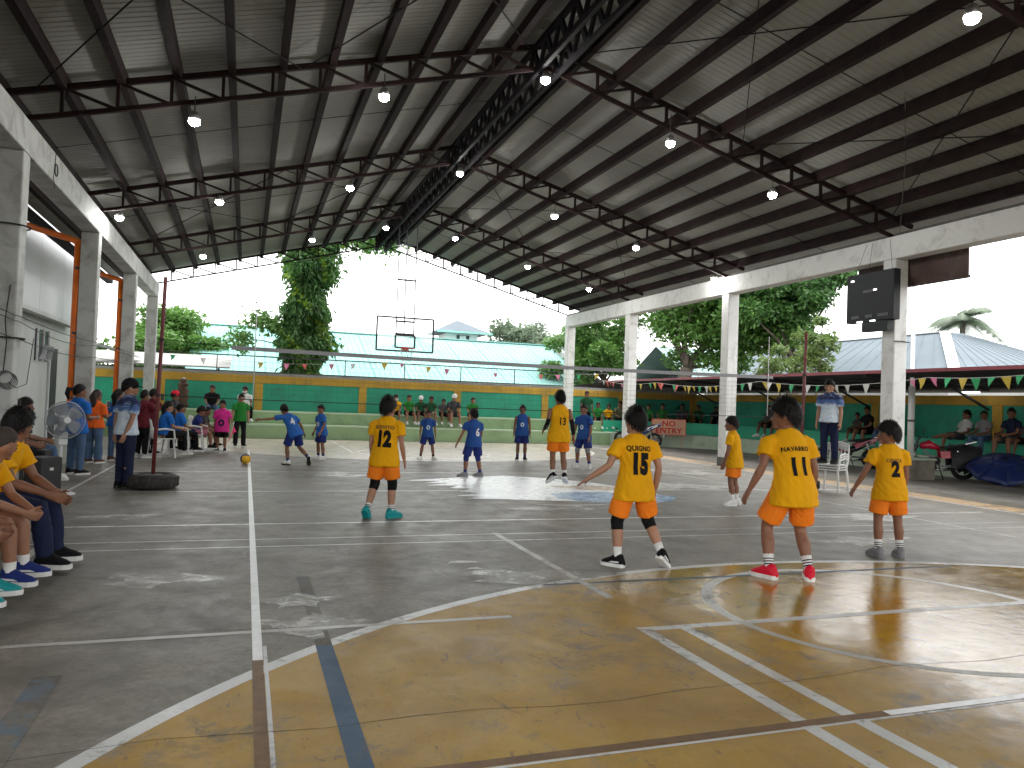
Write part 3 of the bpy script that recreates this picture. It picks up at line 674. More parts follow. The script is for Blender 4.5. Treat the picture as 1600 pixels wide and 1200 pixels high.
# coconut palm
pm = thing('coconut_palm', 'pale coconut palm rising above the grey roof at the right', 'palm tree', (36.8, 31, 0), world=True)
mb = MB(); limb(mb, (36.8, 31, 0), (36.5, 31, 6.8), .22, .13, 9, 10); mb.build('trunk', BARK, pm, True)
vv = []; ff = []; k = 0; rr = random.Random(4)
for i in range(24):
    az = i*2.4+rr.uniform(-.2, .2); el = rr.uniform(-.3, 1.25); L = rr.uniform(1.9, 2.6); P = V(36.5, 31, 6.85); d = V(math.cos(az)*math.cos(el), math.sin(az)*math.cos(el), math.sin(el))
    for s in range(44):
        t = s/43; p = P+d*L*t+V(0, 0, -1.5*t*t*L*.42); tang = (d+V(0, 0, -2*1.5*.42*t)).normalized(); side = tang.cross(V(0, 0, 1)).normalized()
        ll = .75*math.sin(math.pi*min(1, .12+t*.85))+.08
        for sg in (-1, 1):
            tip = p+side*sg*ll*.75+tang*ll*.45+V(0, 0, -ll*.5); w = tang*.028
            vv += [p-w, p+w, tip]; ff.append((k, k+1, k+2)); k += 3
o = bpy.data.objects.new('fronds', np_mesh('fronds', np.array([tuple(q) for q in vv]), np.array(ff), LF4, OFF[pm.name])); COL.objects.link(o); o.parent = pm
# ================================================================== PEOPLE
SKIN = {k: mat('skin_'+k, c, .5, .12, 8, spec=.35) for k, c in (('a', (.30, .145, .085)), ('b', (.22, .10, .058)), ('c', (.36, .19, .12)), ('d', (.16, .072, .042)))}
HAIR = mat('black_hair', (.006, .005, .005), .5, .3, 30, bump=.5, bscale=120, spec=.2)
HAIRB = mat('brown_black_hair', (.028, .017, .012), .45, .3, 30, bump=.5, bscale=120, spec=.35)
BUZZ = mat('shaved_hair', (.035, .024, .018), .8, .3, 60)
EYE = mat('eye_dark', (.02, .015, .012), .3, .1); LIP = mat('lips', (.20, .075, .06), .5, .1)
def cloth(name, c, rough=.8, var=.12): return mat('cloth_'+name, c, rough, var, 4, bump=.12, bscale=160, spec=.2)
C = dict(yellow=cloth('yellow', (.73, .35, .002)), orange=cloth('orange', (.80, .20, .012)), royal=cloth('royal', (.018, .07, .26)), royal2=cloth('royal_light', (.022, .11, .38)), navyb=cloth('navy_blue', (.016, .03, .16)),
         navy=cloth('navy', (.012, .016, .045)), black=cloth('black', (.005, .005, .006)), white=cloth('white', (.74, .74, .73)), green=cloth('green', (.02, .20, .03)), dgreen=cloth('dark_green', (.012, .075, .03)),
         maroon=cloth('maroon', (.11, .012, .018)), jeans=cloth('jeans', (.075, .13, .23)), djeans=cloth('dark_jeans', (.011, .017, .05)), pink=cloth('pink', (.62, .03, .25)), blue=cloth('blue', (.015, .13, .48)),
         orangetop=cloth('orange_top', (.80, .13, .02)), grey=cloth('grey', (.22, .22, .23)), dgrey=cloth('dark_grey', (.055, .055, .06)), lgrey=cloth('light_grey', (.48, .48, .47)), beige=cloth('beige', (.42, .36, .26)), skyw=cloth('sky_white', (.48, .60, .72)),
         purple=cloth('purple', (.16, .05, .28)), rose=cloth('rose', (.42, .14, .2)), olive=cloth('olive', (.11, .12, .06)), brown=cloth('brown', (.12, .06, .035)), teal=cloth('teal_rubber', (.01, .26, .27), .5), red=cloth('red_shoe', (.62, .01, .035), .5), lav=cloth('lavender', (.42, .30, .55)))
def polo_mat():
    m, nt, b, pos = _base('official_polo'); tc = _n(nt, 'ShaderNodeTexCoord').outputs['Object']
    sx = _n(nt, 'ShaderNodeSeparateXYZ'); nt.links.new(tc, sx.inputs[0])
    w = _math(nt, 'ADD', sx.outputs[2], _math(nt, 'MULTIPLY', _noise(nt, tc, 9, 3), .16))
    c = _mix(nt, _ramp(nt, w, 1.18, 1.22), (.56, .64, .72), (.06, .12, .30))
    c = _mix(nt, _ramp(nt, w, 1.27, 1.30), c, (.012, .022, .085))
    c = _mix(nt, _ramp(nt, _noise(nt, tc, 5, 3, .5, 0, (1, 1, 4)), .55, .62, 0, .5), c, (.30, .44, .66))
    nt.links.new(c, b.inputs['Base Color']); b.inputs['Roughness'].default_value = .75; MATS['official_polo'] = m; return m
C['polo'] = polo_mat()
SOLE = mat('white_sole', (.70, .70, .68), .5, .1, 10); SOLEB = mat('black_sole', (.02, .02, .02), .6, .1)
JOBS = []; DECALS = []
def job(o, vox, it=3, amp=0., freq=14., seed=0.): JOBS.append((o, vox, it, amp, freq, seed))
def un(*a): return Vector(a).normalized()
def person(label, x, y, face, H, pose, fit, group=None, z=0., lod=1, skin='a', hair='short', build=1., seat=None, hairm=None, kid=True, cat='person', name='person'):
    """pose: dict of unit directions (x right, y forward, z up); fit: dict of garments"""
    rnd = random.Random(hash((round(x*100), round(y*100), label)) & 0xffff if False else int(abs(x*731+y*917+H*313)) & 0xffff)
    vox = {0: .0085, 1: .012, 2: .019, 3: .026}[lod]; sg = {0: 14, 1: 12, 2: 10, 3: 8}[lod]
    P = dict(t1=(0, .03, 1), t2=(0, .08, 1), twist=0, thL=(-.06, .04, -1), thR=(.06, .04, -1), shL=(-.02, -.04, -1), shR=(.02, -.04, -1),
             uaL=(-.22, -.05, -1), uaR=(.22, -.05, -1), faL=(-.08, .25, -1), faR=(.08, .25, -1), hy=0, hp=0, hr=0, ftL=10, ftR=-10, tiltL=0, tiltR=0)
    P.update(pose); b = build
    t1, t2 = un(*P['t1']), un(*P['t2']); tw = Matrix.Rotation(R(P['twist']), 3, 'Z'); rS = tw @ V(1, 0, 0); fS = tw @ V(0, 1, 0)
    hs = 1.10 if kid else 1.04
    pel = V(0, 0, 0); ch = pel+t1*.175*H; nb = ch+t2*.12*H
    sh = {'L': nb-t2*.046*H-rS*.108*b**.5*H, 'R': nb-t2*.046*H+rS*.108*b**.5*H}
    hip = {'L': V(-.05*b**.5*H, 0, -.01*H), 'R': V(.05*b**.5*H, 0, -.01*H)}
    kn = {}; an = {}; el = {}; wr = {}
    for s in 'LR':
        kn[s] = hip[s]+un(*P['th'+s])*.245*H; an[s] = kn[s]+un(*P['sh'+s])*.232*H
        el[s] = sh[s]+un(*P['ua'+s])*.162*H; wr[s] = el[s]+un(*P['fa'+s])*.140*H
    if seat is not None: pz = seat+.062*H*b
    else: pz = z-min(an['L'].z-P.get('dz', 0), an['R'].z)+.045*H
    Mh = Matrix.Rotation(R(P['hy']), 3, 'Z') @ Matrix.Rotation(R(P['hp']), 3, 'X') @ Matrix.Rotation(R(P['hr']), 3, 'Y')
    hu = (t2*.5+Mh @ V(0, 0, 1)*.6).normalized(); hc = nb+t2*.008*H+hu*.064*H*hs
    hf = Mh @ V(0, 1, 0); hr_ = hf.cross(hu).normalized(); hf = hu.cross(hr_).normalized()
    MH = Matrix(((hr_.x, hf.x, hu.x), (hr_.y, hf.y, hu.y), (hr_.z, hf.z, hu.z)))
    root = thing(name, label, cat, (x, y, 0), R(face-90), group)
    sh_ = lambda v: v+V(0, 0, pz)
    for d in (sh, hip, kn, an, el, wr):
        for s in d: d[s] = sh_(d[s])
    pel, ch, nb, hc = map(sh_, (pel, ch, nb, hc))
    SK = SKIN[skin]
    # ---- body, one skin mesh
    mb = MB(); h = H
    mb.tube([pel-t1*.06*h, pel-t1*.02*h, pel+t1*.05*h, pel+t1*.10*h, ch, nb-t2*.055*h, nb-t2*.02*h, nb+t2*.012*h],
            [(.055*h*b, .05*h*b), (.088*h*b, .062*h*b), (.082*h*b, .058*h*b), (.074*h*b, .052*h*b), (.088*h*b, .062*h*b), (.086*h*b**.6, .054*h*b**.6), (.060*h, .045*h), (.040*h, .038*h)], 16, ref=tuple(rS))
    mb.tube([nb-t2*.02*h, nb+t2*.03*h, hc-hu*.02*h], [.040*h*b**.5, .036*h*b**.5, .038*h], 12)
    HR = (.0515*h*hs, .063*h*hs, .074*h*hs)
    def hfn(d):
        k = 1.
        if d.z < 0: k -= .20*d.z*d.z*(1.15 if d.y < 0 else .8)
        if d.y > 0: k -= .05*abs(d.x)
        return k
    mb.ell(hc, HR, 20, 14, MH, hfn)
    mb.tube([hc+MH @ V(0, HR[1]*.86, HR[2]*.12), hc+MH @ V(0, HR[1]*1.16, -HR[2]*.22)], [.006*h, .010*h], 8)
    mb.ell(hc+MH @ V(0, HR[1]*.80, -HR[2]*.66), (.022*h, .018*h, .014*h), 8, 6, MH)
    mb.ell(hc+MH @ V(0, HR[1]*.91, -HR[2]*.42), (.016*h, .010*h, .008*h), 8, 6, MH)
    for s in (-1, 1): mb.ell(hc+MH @ V(s*HR[0]*1.0, -HR[1]*.08, -HR[2]*.08), (.006*h, .014*h, .019*h), 8, 6, MH)
    for s in 'LR':
        sg_ = -1 if s == 'L' else 1
        th, shn = (kn[s]-hip[s]).normalized(), (an[s]-kn[s]).normalized()
        back = V(0, -1, 0); calf = (back-shn*back.dot(shn)).normalized() if abs(back.dot(shn)) < .95 else V(0, 0, -1)
        mb.tube([hip[s]+th*.0*h, hip[s]+th*.08*h, hip[s]+th*.17*h, kn[s]-th*.01*h, kn[s]+shn*.03*h, kn[s]+shn*.085*h+calf*.006*h, kn[s]+shn*.15*h, an[s]-shn*.01*h, an[s]+shn*.012*h],
                [.058*h*b, .053*h*b, .043*h*b, .033*h*b**.7, .0315*h*b**.7, .036*h*b**.7, .028*h*b**.5, .0205*h, .022*h], 12, rnd=.3)
        ua, fa = (el[s]-sh[s]).normalized(), (wr[s]-el[s]).normalized()
        mb.tube([sh[s]-ua*.0*h, sh[s]+ua*.04*h, sh[s]+ua*.10*h, el[s]-ua*.005*h, el[s]+fa*.035*h, el[s]+fa*.09*h, wr[s]],
                [.028*h*b**.6, .0285*h*b**.6, .0265*h*b**.7, .0215*h*b**.5, .0235*h*b**.6, .020*h*b**.5, (.0165*h, .0135*h)], 10, rnd=.5)
        # hand: palm, four fingers, thumb
        pn = V(-sg_, 0, 0)                      # palm faces the body
        if 'palm'+s in P: pn = un(*P['palm'+s])
        pn = (pn-fa*pn.dot(fa)); pn = pn.normalized() if pn.length > .05 else fa.orthogonal().normalized()
        acr = fa.cross(pn)                       # across the knuckles
        if acr.dot(V(0, 1, 0)+V(0, 0, .6)) < 0: acr = -acr   # towards the thumb
        pal = wr[s]+fa*.052*h
        mb.tube([wr[s]-fa*.006*h, wr[s]+fa*.018*h, pal], [(.015*h, .012*h), (.023*h, .0115*h), (.025*h, .0105*h)], 10, ref=tuple(acr), rnd=.4)
        if lod <= 1:
            for k in range(4):
                o = (.0185-.0122*k)*h; Lf = (.043, .048, .045, .035)[k]*h; cu = P.get('curl'+s, .35)
                p0 = pal+acr*o-fa*.004*h; d1 = (fa+pn*cu*.5+acr*(.12-.08*k)).normalized(); p1 = p0+d1*Lf*.5; d2 = (fa+pn*cu*1.5+acr*(.08-.05*k)).normalized(); p2 = p1+d2*Lf*.5
                mb.tube([p0, p1, p2], [.0062*h, .0058*h, .0048*h], 6, rnd=.6)
            p0 = wr[s]+fa*.016*h+acr*.016*h; d1 = (fa*.75+acr*.75+pn*.35).normalized(); p1 = p0+d1*.026*h; p2 = p1+(fa+acr*.3+pn*.4).normalized()*.022*h
            mb.tube([p0, p1, p2], [.0085*h, .0068*h, .0052*h], 6, rnd=.6)
        else:
            q = pal+(fa+pn*.35).normalized()*.035*h; mb.tube([pal, q], [(.022*h, .009*h), (.014*h, .007*h)], 8, ref=tuple(acr), rnd=.4)
        if fit.get('shoes') in (None, 'slippers'):
            ft = Matrix.Rotation(R(P['ft'+s]), 3, 'Z') @ V(0, 1, 0)
            mb.tube([an[s]-ft*.025*h-V(0, 0, .022*h), an[s]+ft*.03*h-V(0, 0, .022*h), an[s]+ft*.095*h-V(0, 0, .032*h)], [(.020*h, .018*h), (.026*h, .022*h), (.026*h, .010*h)], 10, ref=(0, 0, 1) if False else (1, 0, 0), rnd=.5)
    o = mb.build('body', SK, root, True); job(o, vox, 3)
    # ---- face
    if lod <= 2:
        f = MB()
        for s in (-1, 1): f.ell(hc+MH @ V(s*HR[0]*.42, HR[1]*.86, HR[2]*.02), (.0085*h, .006*h, .0045*h), 8, 6, MH)
        f.build('eyes', EYE, root, True)
        f = MB()
        for s in (-1, 1): f.bar(hc+MH @ V(s*HR[0]*.22, HR[1]*.95, HR[2]*.17), hc+MH @ V(s*HR[0]*.66, HR[1]*.80, HR[2]*.19), .004*h, .004*h)
        f.build('eyebrows', HAIR, root)
        MB().ell(hc+MH @ V(0, HR[1]*.935, -HR[2]*.43), (.013*h, .008*h, .0035*h), 10, 6, MH).build('mouth', LIP, root, True)
    # ---- hair
    hm = hairm or HAIR
    if hair:
        th0 = {'short': .17, 'mop': .28, 'buzz': .022, 'long': .16, 'pony': .12, 'fade': .10}[hair.split('+')[0]]
        kind = hair.split('+')[0]; n, m = (36, 26) if lod <= 1 else (20, 14)
        ph0 = rnd.uniform(0, 6)
        def hair_r(d):
            # hairline: lower at the back, above brow in front
            lim = .04+.42*d.y if d.y > 0 else .04+.95*d.y*(1.1 if kind in ('mop', 'long') else .9)
            if kind in ('mop', 'long') and d.y > 0: lim -= .10*d.y+.03
            if abs(d.x) > .75 and kind != 'buzz' and kind != 'fade': lim -= .10*(abs(d.x)-.75)*4
            lim += .05*math.sin(11*math.atan2(d.x, d.y)+ph0)+.03*math.sin(23*d.x+ph0)
            e = max(0., min(1., (d.z-lim)/.22)); e = e*e*(3-2*e)
            clump = .5+.5*math.sin(d.x*17+ph0+3*math.sin(d.z*9))*math.sin(d.y*15+2*d.z*7+ph0)
            t = th0*(.62+.38*max(0, d.z)+(.28*clump if kind != 'buzz' else 0)+.15*math.sin(5*d.x+ph0))
            if kind == 'fade' and d.z < .45: t *= .3
            return hfn(d)*((1+t)*e+.90*(1-e))
        hb_ = MB().ell(hc+hu*.002*h, HR, n, m, MH, hair_r)
        if kind == 'long':
            hb_.tube([hc+MH @ V(0, -HR[1]*.55, HR[2]*.5), hc+MH @ V(0, -HR[1]*.95, -HR[2]*.2), nb-fS*.055*h+V(0, 0, -.01*h), nb-fS*.075*h-V(0, 0, .075*h)], [(.045*h, .03*h), (.058*h, .032*h), (.052*h, .024*h), (.036*h, .013*h)], 14, ref=tuple(hr_), rnd=.4)
        if kind == 'pony':
            p = hc+MH @ V(0, -HR[1]*1.05, HR[2]*.35); q = p+MH @ V(0, -.05*h, -.005*h)
            hb_.tube([p+MH @ V(0, .02*h, 0), p, q, q+V(0, 0, -.05*h)-hf*.01*h, q+V(0, 0, -.11*h)+hf*.005*h], [.018*h, .016*h, .028*h, .026*h, .008*h], 10, rnd=.4)
        ho_ = hb_.build('hair', hm if kind != 'buzz' else BUZZ, root, True)
        if lod <= 1 and kind in ('short', 'mop', 'fade') and 'cap' not in fit:
            stv = MB(); ns = 2600 if lod == 0 else 700
            for i in range(ns):
                d = V(rnd.gauss(0, 1), rnd.gauss(0, 1)-.25, rnd.gauss(0, 1)+.35).normalized(); k = hair_r(d)
                if k < hfn(d)*1.03: continue
                p = hc+MH @ V(d.x*HR[0]*k*.985, d.y*HR[1]*k*.985, d.z*HR[2]*k*.985)
                nrm = (MH @ V(d.x/HR[0], d.y/HR[1], d.z/HR[2])).normalized()
                tg = (V(0, 0, -1)*(.9-d.z*.9)+nrm*(.10 if kind == 'mop' else .16)+hf*(.5*max(0, d.y+.2))+V(rnd.uniform(-.3, .3), rnd.uniform(-.3, .3), rnd.uniform(-.25, .25))).normalized()
                L = h*rnd.uniform(.010, .021)*(1 if kind != 'mop' else 1.3); sd = tg.cross(nrm).normalized()*h*.0016
                q = p+tg*L*.55+nrm*.002*h; e = p+tg*L
                stv.add([p-sd, p+sd, q+sd*.8, q-sd*.8, e], [(0, 1, 2, 3), (3, 2, 4)])
            stv.build('hair_strands', hm, ho_); 
    # ---- garments
    def leg_pts(s, a, bb): return hip[s].lerp(kn[s], a) if a <= 1 else kn[s].lerp(an[s], a-1)
    low = fit.get('hem', .055 if seat is None else .01)
    st = fit.get('shirt')
    if st:
        L = fit.get('loose', 1.); mb = MB()
        gd = V(0, 0, -1) if seat is None else -t1
        if pose.get('drape'): gd = -t1
        mb.tube([pel+gd*low*h, pel+gd*low*.4*h, pel+t1*.035*h, pel+t1*.10*h, ch, nb-t2*.052*h, nb-t2*.014*h, nb+t2*.010*h],
                [((.127 if seat is None else .111)*h*b*L, (.097 if seat is None else .089)*h*b*L), ((.123 if seat is None else .109)*h*b*L, (.094 if seat is None else .087)*h*b*L), (.106*h*b*L, .081*h*b*L), (.095*h*b*L, .070*h*b*L), (.098*h*b*L, .072*h*b*L), (.099*h*b**.6, .064*h*b**.6), (.074*h, .052*h), (.046*h, .044*h)], 18, ref=tuple(rS))
        sl = fit.get('sleeve', .62)
        for s in 'LR':
            ua = (el[s]-sh[s]).normalized(); inn = (ch+t2*.06*h-sh[s]).normalized()
            if sl <= 1:
                if sl > 0: mb.tube([sh[s]+inn*.03*h, sh[s]+ua*.02*h, sh[s].lerp(el[s], sl*.6), sh[s].lerp(el[s], sl)], [.037*h*b**.5, .0425*h*b**.5, .042*h*b**.6*L, .044*h*b**.6*L], 12)
            else:
                mb.tube([sh[s]+inn*.03*h, sh[s]+ua*.02*h, el[s], el[s].lerp(wr[s], sl-1)], [.042*h, .042*h, .031*h, .024*h], 12)
        o = mb.build(fit.get('shirt_name', 'shirt'), C[st], root, True); job(o, max(vox, .010), 1, .0060*(1 if lod < 2 else 1.4), 11., rnd.uniform(0, 9))
        fit['_shirt'] = o
        o['kindof'] = 1; del o['kindof']
    bt = fit.get('bottom')
    if bt:
        mb = MB(); e = fit.get('len', .62); mb.tube([pel-V(0, 0, .035*h), pel, pel+t1*.05*h, pel+t1*.075*h], [(.080*h*b, .066*h*b), (.096*h*b, .072*h*b), (.090*h*b, .066*h*b), (.086*h*b, .062*h*b)], 16)
        for s in 'LR':
            out = V(-.012*h if s == 'L' else .012*h, 0, 0)
            if e <= 1:
                p = [hip[s], leg_pts(s, e*.45, 0), leg_pts(s, e, 0)+out*.6]; r_ = [.064*h*b, .066*h*b, .066*h*b]
                mb.tube(p, r_, 14)
            else:
                fl = fit.get('flare', 1.)
                p = [hip[s], leg_pts(s, .5, 0), kn[s], leg_pts(s, 1.4, 0), leg_pts(s, min(e, 1.97), 0)]; mb.tube(p, [.062*h*b, .054*h*b, .041*h*b**.7, .041*h*b**.6*fl, .036*h*fl], 14)
        o = mb.build(fit.get('bottom_name', 'shorts' if e <= 1 else 'trousers'), C[bt], root, True); job(o, max(vox, .010), 2, .0035, 13., rnd.uniform(0, 9))
    for s in 'LR':
        th, shn = (kn[s]-hip[s]).normalized(), (an[s]-kn[s]).normalized()
        if fit.get('knee'):
            MB().tube([kn[s]-th*.055*h, kn[s]-th*.03*h, kn[s]+(-V(0, -1, 0)*.004*h), kn[s]+shn*.03*h, kn[s]+shn*.05*h], [.0405*h, .0415*h, .041*h, .038*h, .0365*h], 14).build('knee_pad', C[fit['knee']], root, True)
        if fit.get('band') and s == fit['band'][0]: pass
        if fit.get('armsleeve'):
            fa = (wr[s]-el[s]).normalized(); ua = (el[s]-sh[s]).normalized()
            MB().tube([el[s]-ua*.055*h, el[s]-ua*.01*h, el[s]+fa*.05*h, el[s]+fa*.115*h], [.0265*h, .0245*h, .0255*h, .0185*h], 12).build('arm_sleeve', C[fit['armsleeve']], root, True)
        if fit.get('socks'):
            so = MB().tube([an[s]-shn*.062*h*fit.get('sockh', 1), an[s]-shn*.03*h, an[s]+shn*.01*h], [.0275*h*(1+.1*(fit.get('sockh', 1)-1)), .0245*h, .026*h], 12).build('sock', C[fit['socks']], root, True)
            if fit.get('sockband'):
                for k in (.028, .042, .056): MB().tube([an[s]-shn*(k+.006)*h, an[s]-shn*k*h], [.0272*h, .0270*h], 12).build('sock_stripe', C['black'], so, True)
        shc = fit.get('shoes')
        if shc:
            ft = Matrix.Rotation(R(P['ft'+s]), 3, 'Z') @ V(0, 1, 0); tilt = R(P['tilt'+s])
            side = ft.cross(V(0, 0, 1)); ft2 = ft*math.cos(tilt)-V(0, 0, 1)*math.sin(tilt); up = side.cross(ft2)
            A = an[s]; D = lambda a, u: A+ft2*a*h+up*(u-.045)*h
            low_ = shc == 'slippers'
            if not low_:
                prof = [(-.040, .046, .016, .030), (-.032, .042, .0255, .040), (-.005, .042, .028, .042), (.025, .038, .029, .034), (.055, .030, .031, .025), (.085, .025, .029, .019), (.108, .020, .018, .012)]
                u = MB().tube([D(a, c) for a, c, w, r in prof], [(w*h, r*h) for a, c, w, r in prof], 14, ref=tuple(side), rnd=.2)
                u.tube([D(-.012, .045), D(-.010, .072)], [(.025*h, .032*h), (.022*h, .027*h)], 12, ref=tuple(side))
                u = u.build('shoe', C[shc], root, True)
            solem = SOLEB if fit.get('sole') == 'black' else (C[fit['sole']] if fit.get('sole') else SOLE)
            so = MB()
            prof = [(-.047, .013), (-.034, .026), (.0, .0265), (.03, .028), (.06, .0325), (.092, .030), (.117, .015)]
            z0, z1 = (.0, .022)
            rg = [D(a, z0) + side*w*h for a, w in prof]+[D(a, z0)-side*w*h for a, w in reversed(prof)]
            rt_ = [D(a, z1)+side*w*h*1.02 for a, w in prof]+[D(a, z1)-side*w*h*1.02 for a, w in reversed(prof)]
            nn = len(rg); so.add(rg+rt_, [tuple(range(nn)), tuple(reversed(range(nn, 2*nn)))]+[(i, nn+i, nn+(i+1) % nn, (i+1) % nn) for i in range(nn)])
            so.build('sole' if not low_ else 'slipper', solem, u if not low_ else root)
            if fit.get('accent') and not low_:
                for sd in (-1, 1): MB().bar(D(-.02, .034)+side*sd*.0262*h, D(.05, .030)+side*sd*.0275*h, .004*h, .009*h, up=tuple(up)).build('shoe_stripe', C[fit['accent']], u)
    if fit.get('cap'):
        cm = C[fit['cap']]; cb = MB().ell(hc+hu*.016*h, (HR[0]*1.17, HR[1]*1.15, HR[2]*1.02), 20, 14, MH, lambda d: 1. if d.z > .0 else .86)
        cb.build('cap', cm, root, True)
        f0 = hc+MH @ V(0, HR[1]*.95, HR[2]*.30); vs = []; nseg = 9
        for i in range(nseg):
            a = math.pi*(i/(nseg-1)-.5); vs.append(f0+MH @ V(math.sin(a)*HR[0]*1.0, (math.cos(a)-1)*HR[1]*.35, 0)); vs.append(f0+MH @ V(math.sin(a)*HR[0]*.92, math.cos(a)*.052*h, -.012*h*math.cos(a)))
        MB().add(vs+[v-hu*.004*h for v in vs], [(2*i, 2*i+1, 2*i+3, 2*i+2) for i in range(nseg-1)]+[(2*nseg+2*i, 2*nseg+2*i+2, 2*nseg+2*i+3, 2*nseg+2*i+1) for i in range(nseg-1)]).build('cap_brim', cm, root)
    if fit.get('mask'):
        MB().ell(hc+MH @ V(0, HR[1]*.55, -HR[2]*.38), (HR[0]*.92, HR[1]*.55, HR[2]*.40), 12, 8, MH).build('face_mask', C[fit['mask']], root, True)
    if fit.get('spect'):
        f = MB()
        for s in (-1, 1): f.ring(hc+MH @ V(s*HR[0]*.45, HR[1]*1.02, HR[2]*.02), .013*h, .0022*h, 14, 5, 'Y')
        f.build('glasses', EYE, root)
    info = dict(root=root, pel=pel, ch=ch, nb=nb, t1=t1, t2=t2, rS=rS, fS=fS, wr=wr, el=el, hc=hc, H=H, shirt=fit.get('_shirt'), an=an, kn=kn)
    return info
def text_pts(txt, size, bold=.02, stretch=1.):
    cu = bpy.data.curves.new('txt', 'FONT'); cu.body = txt; cu.size = 1; cu.align_x = 'CENTER'; cu.offset = bold; cu.resolution_u = 3; cu.space_character = 1.06
    ob = bpy.data.objects.new('txt', cu); COL.objects.link(ob); dg = bpy.context.evaluated_depsgraph_get()
    me = bpy.data.meshes.new_from_object(ob.evaluated_get(dg)); bpy.data.objects.remove(ob); bpy.data.curves.remove(cu)
    bm = bmesh.new(); bm.from_mesh(me); bpy.data.meshes.remove(me)
    for v in bm.verts: v.co.x *= size*stretch; v.co.y *= size
    bmesh.ops.triangulate(bm, faces=bm.faces[:])
    for _ in range(3):
        ed = [e for e in bm.edges if e.calc_length() > .03]
        if not ed: break
        bmesh.ops.subdivide_edges(bm, edges=ed, cuts=1); bmesh.ops.triangulate(bm, faces=bm.faces[:])
    bm.verts.index_update(); vs = [v.co.copy() for v in bm.verts]; fs = [[v.index for v in f.verts] for f in bm.faces]; bm.free(); return vs, fs
def jersey(info, txt, size, drop, m='black', name='jersey_number', front=False, shift=0., bold=.03, stretch=.8):
    DECALS.append((info, txt, size, drop, m, name, front, shift, bold, stretch))
def flush():
    bpy.context.view_layer.update()
    for o, vox, it, amp, fr, sd in JOBS:
        md = o.modifiers.new('r', 'REMESH'); md.mode = 'VOXEL'; md.voxel_size = vox; md.use_smooth_shade = True
        ms = o.modifiers.new('s', 'SMOOTH'); ms.iterations = it; ms.factor = .5
    dg = bpy.context.evaluated_depsgraph_get(); dg.update(); out = []
    for o, *_ in JOBS: out.append(bpy.data.meshes.new_from_object(o.evaluated_get(dg)))
    for (o, vox, it, amp, fr, sd), me in zip(JOBS, out):
        o.modifiers.clear(); old = o.data; o.data = me; me.name = old.name; bpy.data.meshes.remove(old)
        n = len(me.vertices)
        if amp:
            co = np.empty(n*3, np.float32); me.vertices.foreach_get('co', co); co = co.reshape(-1, 3)
            no = np.empty(n*3, np.float32); me.vertices.foreach_get('normal', no); no = no.reshape(-1, 3)
            sc = co*np.array([1.6, 1.6, .62])
            dsp = vnoise(sc, fr, sd)*.7+(1-2.2*np.abs(vnoise(sc*np.array([1, 1, 1.7]), fr*1.5, sd+3)))*.75
            co += no*(dsp*amp)[:, None]; me.vertices.foreach_set('co', co.ravel())
        me.polygons.foreach_set('use_smooth', [True]*len(me.polygons)); me.update()
    JOBS.clear()
    cache = {}
    for info, txt, size, drop, m, name, front, shift, bold, stretch in DECALS:
        o = info['shirt']; me = o.data
        if o.name not in cache: cache[o.name] = BVHTree.FromPolygons([v.co for v in me.vertices], [p.vertices[:] for p in me.polygons])
        bvh = cache[o.name]; H = info['H']; up = (info['ch']-info['pel']+info['nb']-info['ch']).normalized(); fw = info['fS'] if front else -info['fS']
        fw = (fw-up*fw.dot(up)).normalized(); rt = up.cross(fw).normalized()
        if (rt.dot(info['rS']) > 0) == front: rt = -rt
        rt = fw.cross(up) if False else up.cross(fw)
        vs, fs = text_pts(txt, size, bold, stretch); base = info['nb']-up*drop*H; pts = []; ok = []
        for v in vs:
            q = base+rt*(v.x+shift)+up*v.y; hit = bvh.ray_cast(q+fw*.6, -fw)
            ok.append(hit[0] is not None and hit[1].dot(fw) > .12); pts.append((hit[0]+hit[1]*.0045) if hit[0] is not None else q)
        fs = [f for f in fs if all(ok[i] for i in f)]
        if fs: MB().add(pts, fs).build(name, C[m] if m in C else MATS[m], o)
    DECALS.clear()
# ================================================================== PLAYERS AND SPECTATORS
YF = dict(shirt='yellow', bottom='orange', len=.82, hem=.105, loose=1.03, socks='white')
BF = dict(shirt='royal', bottom='navyb', len=.86, hem=.09, loose=1.03, socks='navyb')
def dct(base, **k): d = dict(base); d.update(k); return d
GY = 'yellow team players on court'; GB = 'blue team players on court'
# --- yellow team, seen from behind
i = person('boy in yellow jersey 12 with puffy hair, knee pads and teal shoes', 1.62, 9.27, 65, 1.47, dict(t1=(.02, .06, 1), t2=(.03, .10, 1), thL=(-.10, .02, -1), shL=(-.16, -.42, -1), thR=(.07, .12, -1), shR=(.02, -.12, -1), tiltL=48, ftL=-5, ftR=-35, uaL=(-.12, .0, -1), faL=(0, .35, -1), uaR=(.14, -.02, -1), faR=(.10, .38, -1), hy=-22, curlR=.1),
           dct(YF, knee='black', shoes='teal', sole='teal', sockband=1), GY, lod=0, skin='c', hair='mop')
jersey(i, '12', .25, .235, stretch=.68, bold=.07); jersey(i, 'SERVITO', .062, .098, stretch=.9, m='brown', name='jersey_name')
i = person('boy in sleeveless yellow jersey 13 jumping with black arm sleeves', 4.86, 11.55, 84, 1.47, dict(t1=(.03, .05, 1), t2=(.0, .08, 1), thL=(-.02, .16, -1), shL=(-.03, -.22, -1), thR=(.05, .10, -1), shR=(.06, -.18, -1), tiltL=30, tiltR=26, ftL=35, ftR=-30, uaL=(-.20, -.05, -1), faL=(-.05, .85, -.5), uaR=(.25, -.10, -1), faR=(.16, .10, -1), hy=12),
           dct(YF, sleeve=0, armsleeve='black', shoes='black', socks='white', accent='white', loose=1.08), GY, lod=0, z=.02, skin='b', hair='short')
i['root'].location.z = .20
